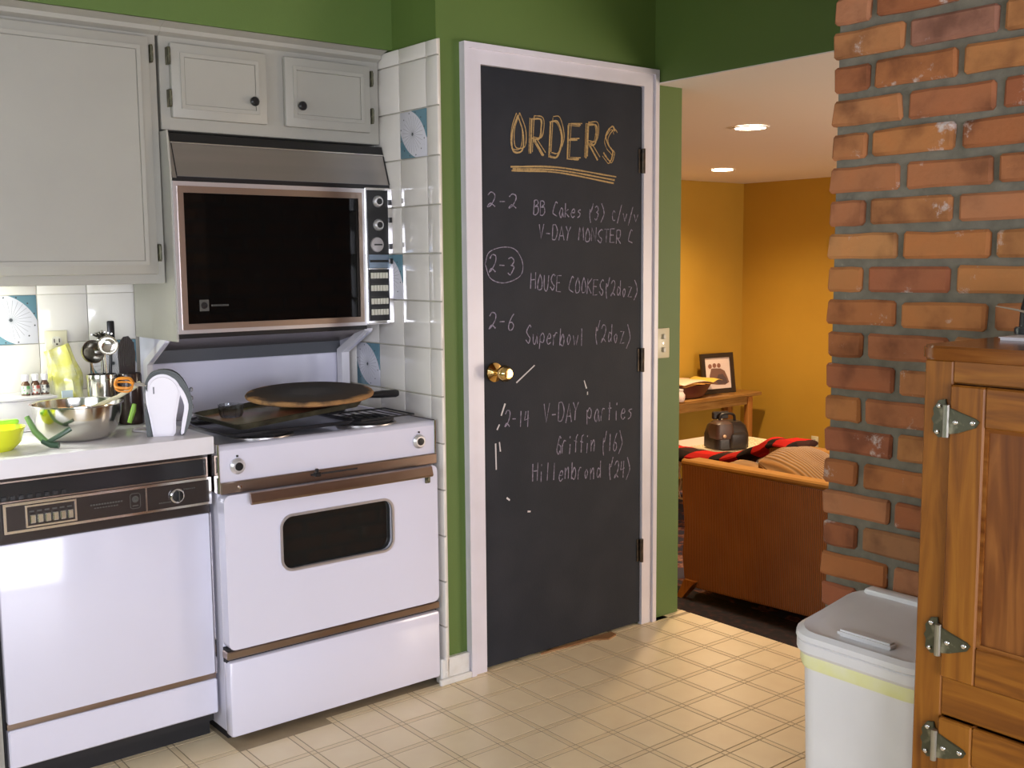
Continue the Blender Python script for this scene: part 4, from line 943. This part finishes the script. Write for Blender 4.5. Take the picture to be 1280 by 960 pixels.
# plaid blanket
def plaid():
    m, nt, b = newmat('buffalo_plaid_wool'); b.inputs['Roughness'].default_value = .95; b.inputs['Specular IOR Level'].default_value = .1
    tc = N(nt, 'ShaderNodeUVMap'); sp_ = N(nt, 'ShaderNodeSeparateXYZ'); nt.links.new(tc.outputs[0], sp_.inputs[0])
    vals = []
    for i, sc, th in ((0, 4.0, .42), (1, 1.0, .3)):
        a = N(nt, 'ShaderNodeMath', operation='MULTIPLY'); nt.links.new(sp_.outputs[i], a.inputs[0]); a.inputs[1].default_value = sc
        f = N(nt, 'ShaderNodeMath', operation='FRACT'); nt.links.new(a.outputs[0], f.inputs[0])
        l = N(nt, 'ShaderNodeMath', operation='LESS_THAN'); nt.links.new(f.outputs[0], l.inputs[0]); l.inputs[1].default_value = th; vals.append(l.outputs[0])
    mm = N(nt, 'ShaderNodeMath', operation='MULTIPLY'); nt.links.new(vals[1], mm.inputs[0]); mm.inputs[1].default_value = .3
    ad = N(nt, 'ShaderNodeMath', operation='MULTIPLY_ADD'); nt.links.new(vals[0], ad.inputs[0]); ad.inputs[1].default_value = .65; nt.links.new(mm.outputs[0], ad.inputs[2])
    r = ramp(nt, [(0, (.60, .022, .018)), (.25, (.42, .016, .014)), (.6, (.045, .02, .018)), (.9, (.02, .014, .014))], 'CONSTANT'); nt.links.new(ad.outputs[0], r.inputs[0]); nt.links.new(r.outputs[0], b.inputs['Base Color']); return m
path = curve([(3.945, .82, .355), (3.95, .92, .362), (3.98, 1.05, .325), (4.02, 1.25, .235), (4.07, 1.45, .17), (4.13, 1.72, .135), (4.22, 2.05, .115), (4.30, 2.25, .10)], 6)
npth = len(path)
b = B(); uvs = []
secs = []
for i, p in enumerate(path):
    t_ = (path[min(i+1, npth-1)]-path[max(i-1, 0)]).normalized(); sd = Vector((t_.y, -t_.x, 0)).normalized(); up = Vector((0, 0, 1))
    row = []
    for k in range(20):
        a = 2*PI*k/20; s_ = 1 if 0 < i < npth-1 else .3
        rw = (.13+.03*noise.noise(p*4+Vector((k, 0, 0))*.4)); rh = (.028 if i < 12 else .045)+.018*noise.noise(p*9+Vector((0, k*.35, 0)))
        row.append(p+s_*(sd*rw*math.cos(a)+up*rh*math.sin(a)))
    secs.append(row)
b.loft(secs)
bl = obj('plaid_blanket', b, plaid()); tag(bl, 'red and black checked blanket trailing from the armchair to the wicker bench', 'blanket')
uvl = bl.data.uv_layers.new(name='UVMap'); cc = Vector(bl.location)
for lp in bl.data.loops:
    v = bl.data.vertices[lp.vertex_index].co+cc
    bi = min(range(npth), key=lambda i: (path[i]-v).length); uvl.data[lp.index].uv = (bi/npth*1.35+.1*(v.z), (v-path[bi]).x*3+.5)
# wicker bench
m_wick = mat('white_wicker', (.74, .66, .56), .6, bump=.5, bs=120)
m_wickw = mat('white_bench_top', (.72, .66, .62), .5)
wbn = thing('wicker_bench', 'low white wicker bench with lattice sides under the camera bag', 'bench', (4.8, 2.2, ZL))
bx0, bx1, by0, by1, bz = 4.30, 5.42, 1.85, 2.72, .04
obj('top', B().box(bx0, bx1, by0, by1, bz-.025, bz, .006), m_wickw, wbn)
for x in (bx0+.02, bx1-.02):
    for y in (by0+.02, by1-.02):
        obj('leg', B().tube([(x, y, ZL+.012), (x, y, bz+(.12 if x > 5 and y > 2.5 else 0))], .022, 10).ball((x, y, bz+(.12 if x > 5 and y > 2.5 else 0)), .022), m_wick, wbn)
b = B()
for k in range(46):
    x = bx0+.03+k*(bx1-bx0-.06)/45; b.tube([(x, by0+.01, bz-.03), (x+.03*(-1)**k, by0+.01, bz-.15), (x, by0+.01, bz-.27)], .004, 5)
for k in range(34):
    y = by0+.03+k*(by1-by0-.06)/33; b.tube([(bx0+.01, y, bz-.03), (bx0+.01, y+.03*(-1)**k, bz-.15), (bx0+.01, y, bz-.27)], .004, 5)
for z in (bz-.03, bz-.27): b.tube([(bx0+.01, by1-.02, z), (bx0+.01, by0+.01, z), (bx1-.02, by0+.01, z)], .008, 6)
o = obj('wicker_lattice', b, m_wick, wbn); o['kind'] = 'stuff'
ll = thing('lace_runner', 'cream lace-edged cushion on the wicker bench under the bag', 'cushion', (4.95, 2.1, bz))
obj('pad', B().box(4.66, 5.30, 1.90, 2.36, bz, bz+.03, .008, 2), mat('cream_lace', (.80, .72, .52), .8, c2=(.5, .38, .22), vs=60, thr=(.5, .56)), ll)
obj('lace_edge', B().tube([(4.66, 2.34, bz+.03), (4.66, 1.90, bz+.03), (5.30, 1.90, bz+.03), (5.30, 2.34, bz+.03)], .009, 6), mat('cream_piping', (.85, .80, .62), .7), ll)
# camera bag
cb = thing('camera_bag', 'black and brown leather camera bag on the wicker bench', 'bag', (4.80, 2.13, bz+.035), math.radians(-20))
cb.scale = (.97, .97, .84)
m_leath = mat('black_leather', (.013, .010, .011), .38, c2=(.024, .016, .016), vs=12, bump=.4, bs=60); m_bleath = mat('brown_leather', (.06, .032, .028), .4, c2=(.09, .048, .038), vs=9, bump=.3)
obj('bag_body', B().loft([[(p[0], p[1], z) for p in rrect(0, 0, w_, d_, .045, 4)] for z, w_, d_ in ((0, .26, .20), (.01, .29, .22), (.12, .29, .22), (.20, .26, .19), (.235, .20, .14))]), m_leath, cb, True)
obj('flap', B().loft([[(p[0]-.07, p[1]-.045, z) for p in rrect(0, 0, w_, d_, .03, 4)] for z, w_, d_ in ((.09, .12, .12), (.10, .15, .145), (.17, .155, .15), (.225, .14, .13), (.245, .10, .08))]), m_bleath, cb, True)
obj('front_pocket', B().loft([[(p[0]+.04, p[1]-.06, z) for p in rrect(0, 0, .16, d_, .03, 4)] for z, d_ in ((.01, .12), (.06, .14), (.13, .13), (.15, .09))]), m_leath, cb, True)
obj('clasp', B().lathe([(0, .012), (.014, .010), (.016, 0)], (-.085, -.118, .125), 16, 'Y'), mat('tan_clasp', (.6, .4, .25), .3, .5), cb, True)
obj('carry_handle', B().tube(curve([(-.06, 0, .23), (-.05, 0, .285), (0, -.0, .30), (.06, 0, .285), (.07, 0, .23)], 5), .011, 8), m_leath, cb, True)
obj('strap', B().box(-.10, .03, .02, .05, .25, .315, .006), m_leath, cb, True)
# console table
ty0, ty1, tz = 2.93, 3.23, .30
tb = thing('console_table', 'narrow wooden console table against the ochre wall', 'table', (5.4, 3.08, ZL))
obj('table_top', B().box(4.3, 6.22, ty0, ty1, tz-.030, tz, .006, 2), m_tabw, tb)
obj('apron', B().box(4.42, 6.06, ty0+.03, ty0+.05, tz-.10, tz-.03), m_tabw, tb)
for x in (4.45, 6.09):
    for y in (ty0+.04, ty1-.04): obj('leg', B().box(x-.03, x+.03, y-.025, y+.025, ZL, tz-.03, .005), m_legw, tb)
# picture frame
pf_ = thing('picture_frame', 'dark framed group photograph leaning on the console table', 'picture frame', (5.86, 3.10, tz), math.radians(-8))
fw, fh = .36, .345
fb = B().frame([(-fw/2, 0), (fw/2, 0), (fw/2, fh), (-fw/2, fh)], [(-fw/2+.04, .04), (fw/2-.04, .04), (fw/2-.04, fh-.04), (-fw/2+.04, fh-.04)], 1, -.012, .012)
tl = Matrix.Rotation(math.radians(-8), 4, 'X')
obj('frame', fb.xf(tl), m_brblk, pf_, True)
ph = obj('photograph', B().box(-fw/2+.035, fw/2-.035, -.002, .004, .035, fh-.035).xf(tl), mat('photo_background', (.80, .68, .66), .3), pf_, True)
def fig(pts, col, nm, y=-.004): return obj(nm, B().prism(pts, 1, y, -.0021).xf(tl), mat('print_'+nm, col, .4), pf_, True)
fig([(-.105, .09), (-.09, .165), (-.07, .215), (-.02, .215), (.03, .212), (.075, .19), (.10, .14), (.118, .09), (.07, .07), (-.02, .075)], (.20, .11, .09), 'printed_figures')
for k, (x, z) in enumerate(((-.085, .235), (-.035, .24), (.015, .238))):
    obj('printed_head', B().lathe([(0, .001), (.020, .001), (.020, 0)], (x, -.0045, z), 16, 'Y').xf(tl), mat('print_head', (.27, .12, .09), .4), pf_, True)
fig([(-.03, .10), (.0, .16), (.05, .165), (.09, .12), (.10, .08), (.0, .075)], (.10, .07, .08), 'printed_jackets', -.0046)
# bowl with envelopes
bw = thing('wooden_bowl', 'dark red-brown bowl heaped with envelopes on the console table', 'bowl', (5.42, 3.07, tz))
obj('bowl', B().lathe([(0, 0), (.12, 0), (.15, .01), (.215, .10), (.225, .115), (.217, .115), (.14, .02), (0, .015)], (5.42, 3.07, tz), 40).xf(Matrix.Translation((5.42, 3.07, 0)) @ Matrix.Diagonal((1.15, .62, 1, 1)) @ Matrix.Translation((-5.42, -3.07, 0))), mat('dark_red_wood', (.10, .028, .022), .3), bw)
for k, (x, z, rz, col, lab) in enumerate([(5.44, .424, 4, (.50, .24, .06), 'large manila envelope lying lowest over the brown bowl'), (5.30, .434, -6, (.68, .38, .10), 'tan envelope in the middle of the heap over the bowl'), (5.40, .445, 9, (.78, .62, .48), 'cream envelope on top of the heap in the bowl'), (5.64, .446, 18, (.78, .55, .10), 'small yellow envelope sticking out right of the heap')]):
    o = obj('envelope', B().grid(lambda u, v: Vector(((u-.5)*(.40 if k < 3 else .2), (v-.5)*.22, .03*math.sin(u*PI)*(.5)+.004*math.sin(v*6)+(.004 if k==2 else 0))), 10, 4), mat('envelope_paper', col, .6))
    o.location = (x, 3.06, z); o.rotation_euler = (math.radians(4), 0, math.radians(rz)); tag(o, lab, 'envelope', 'envelopes heaped in the brown bowl')
    so_ = o.modifiers.new('thickness', 'SOLIDIFY'); so_.thickness = .003
jr = thing('white_jar', 'small pinkish white jar on the console table by the green wall edge', 'jar', (5.20, 2.955, tz))
obj('jar', B().lathe([(0, 0), (.035, 0), (.045, .015), (.045, .055), (.032, .075), (.028, .085)], (5.20, 2.955, tz), 24), mat('pinkish_white', (.8, .66, .66), .4), jr)
obj('lid', B().lathe([(.030, .083), (.032, .086), (.032, .10), (0, .104)], (5.20, 2.955, tz), 24), m_lam, jr)
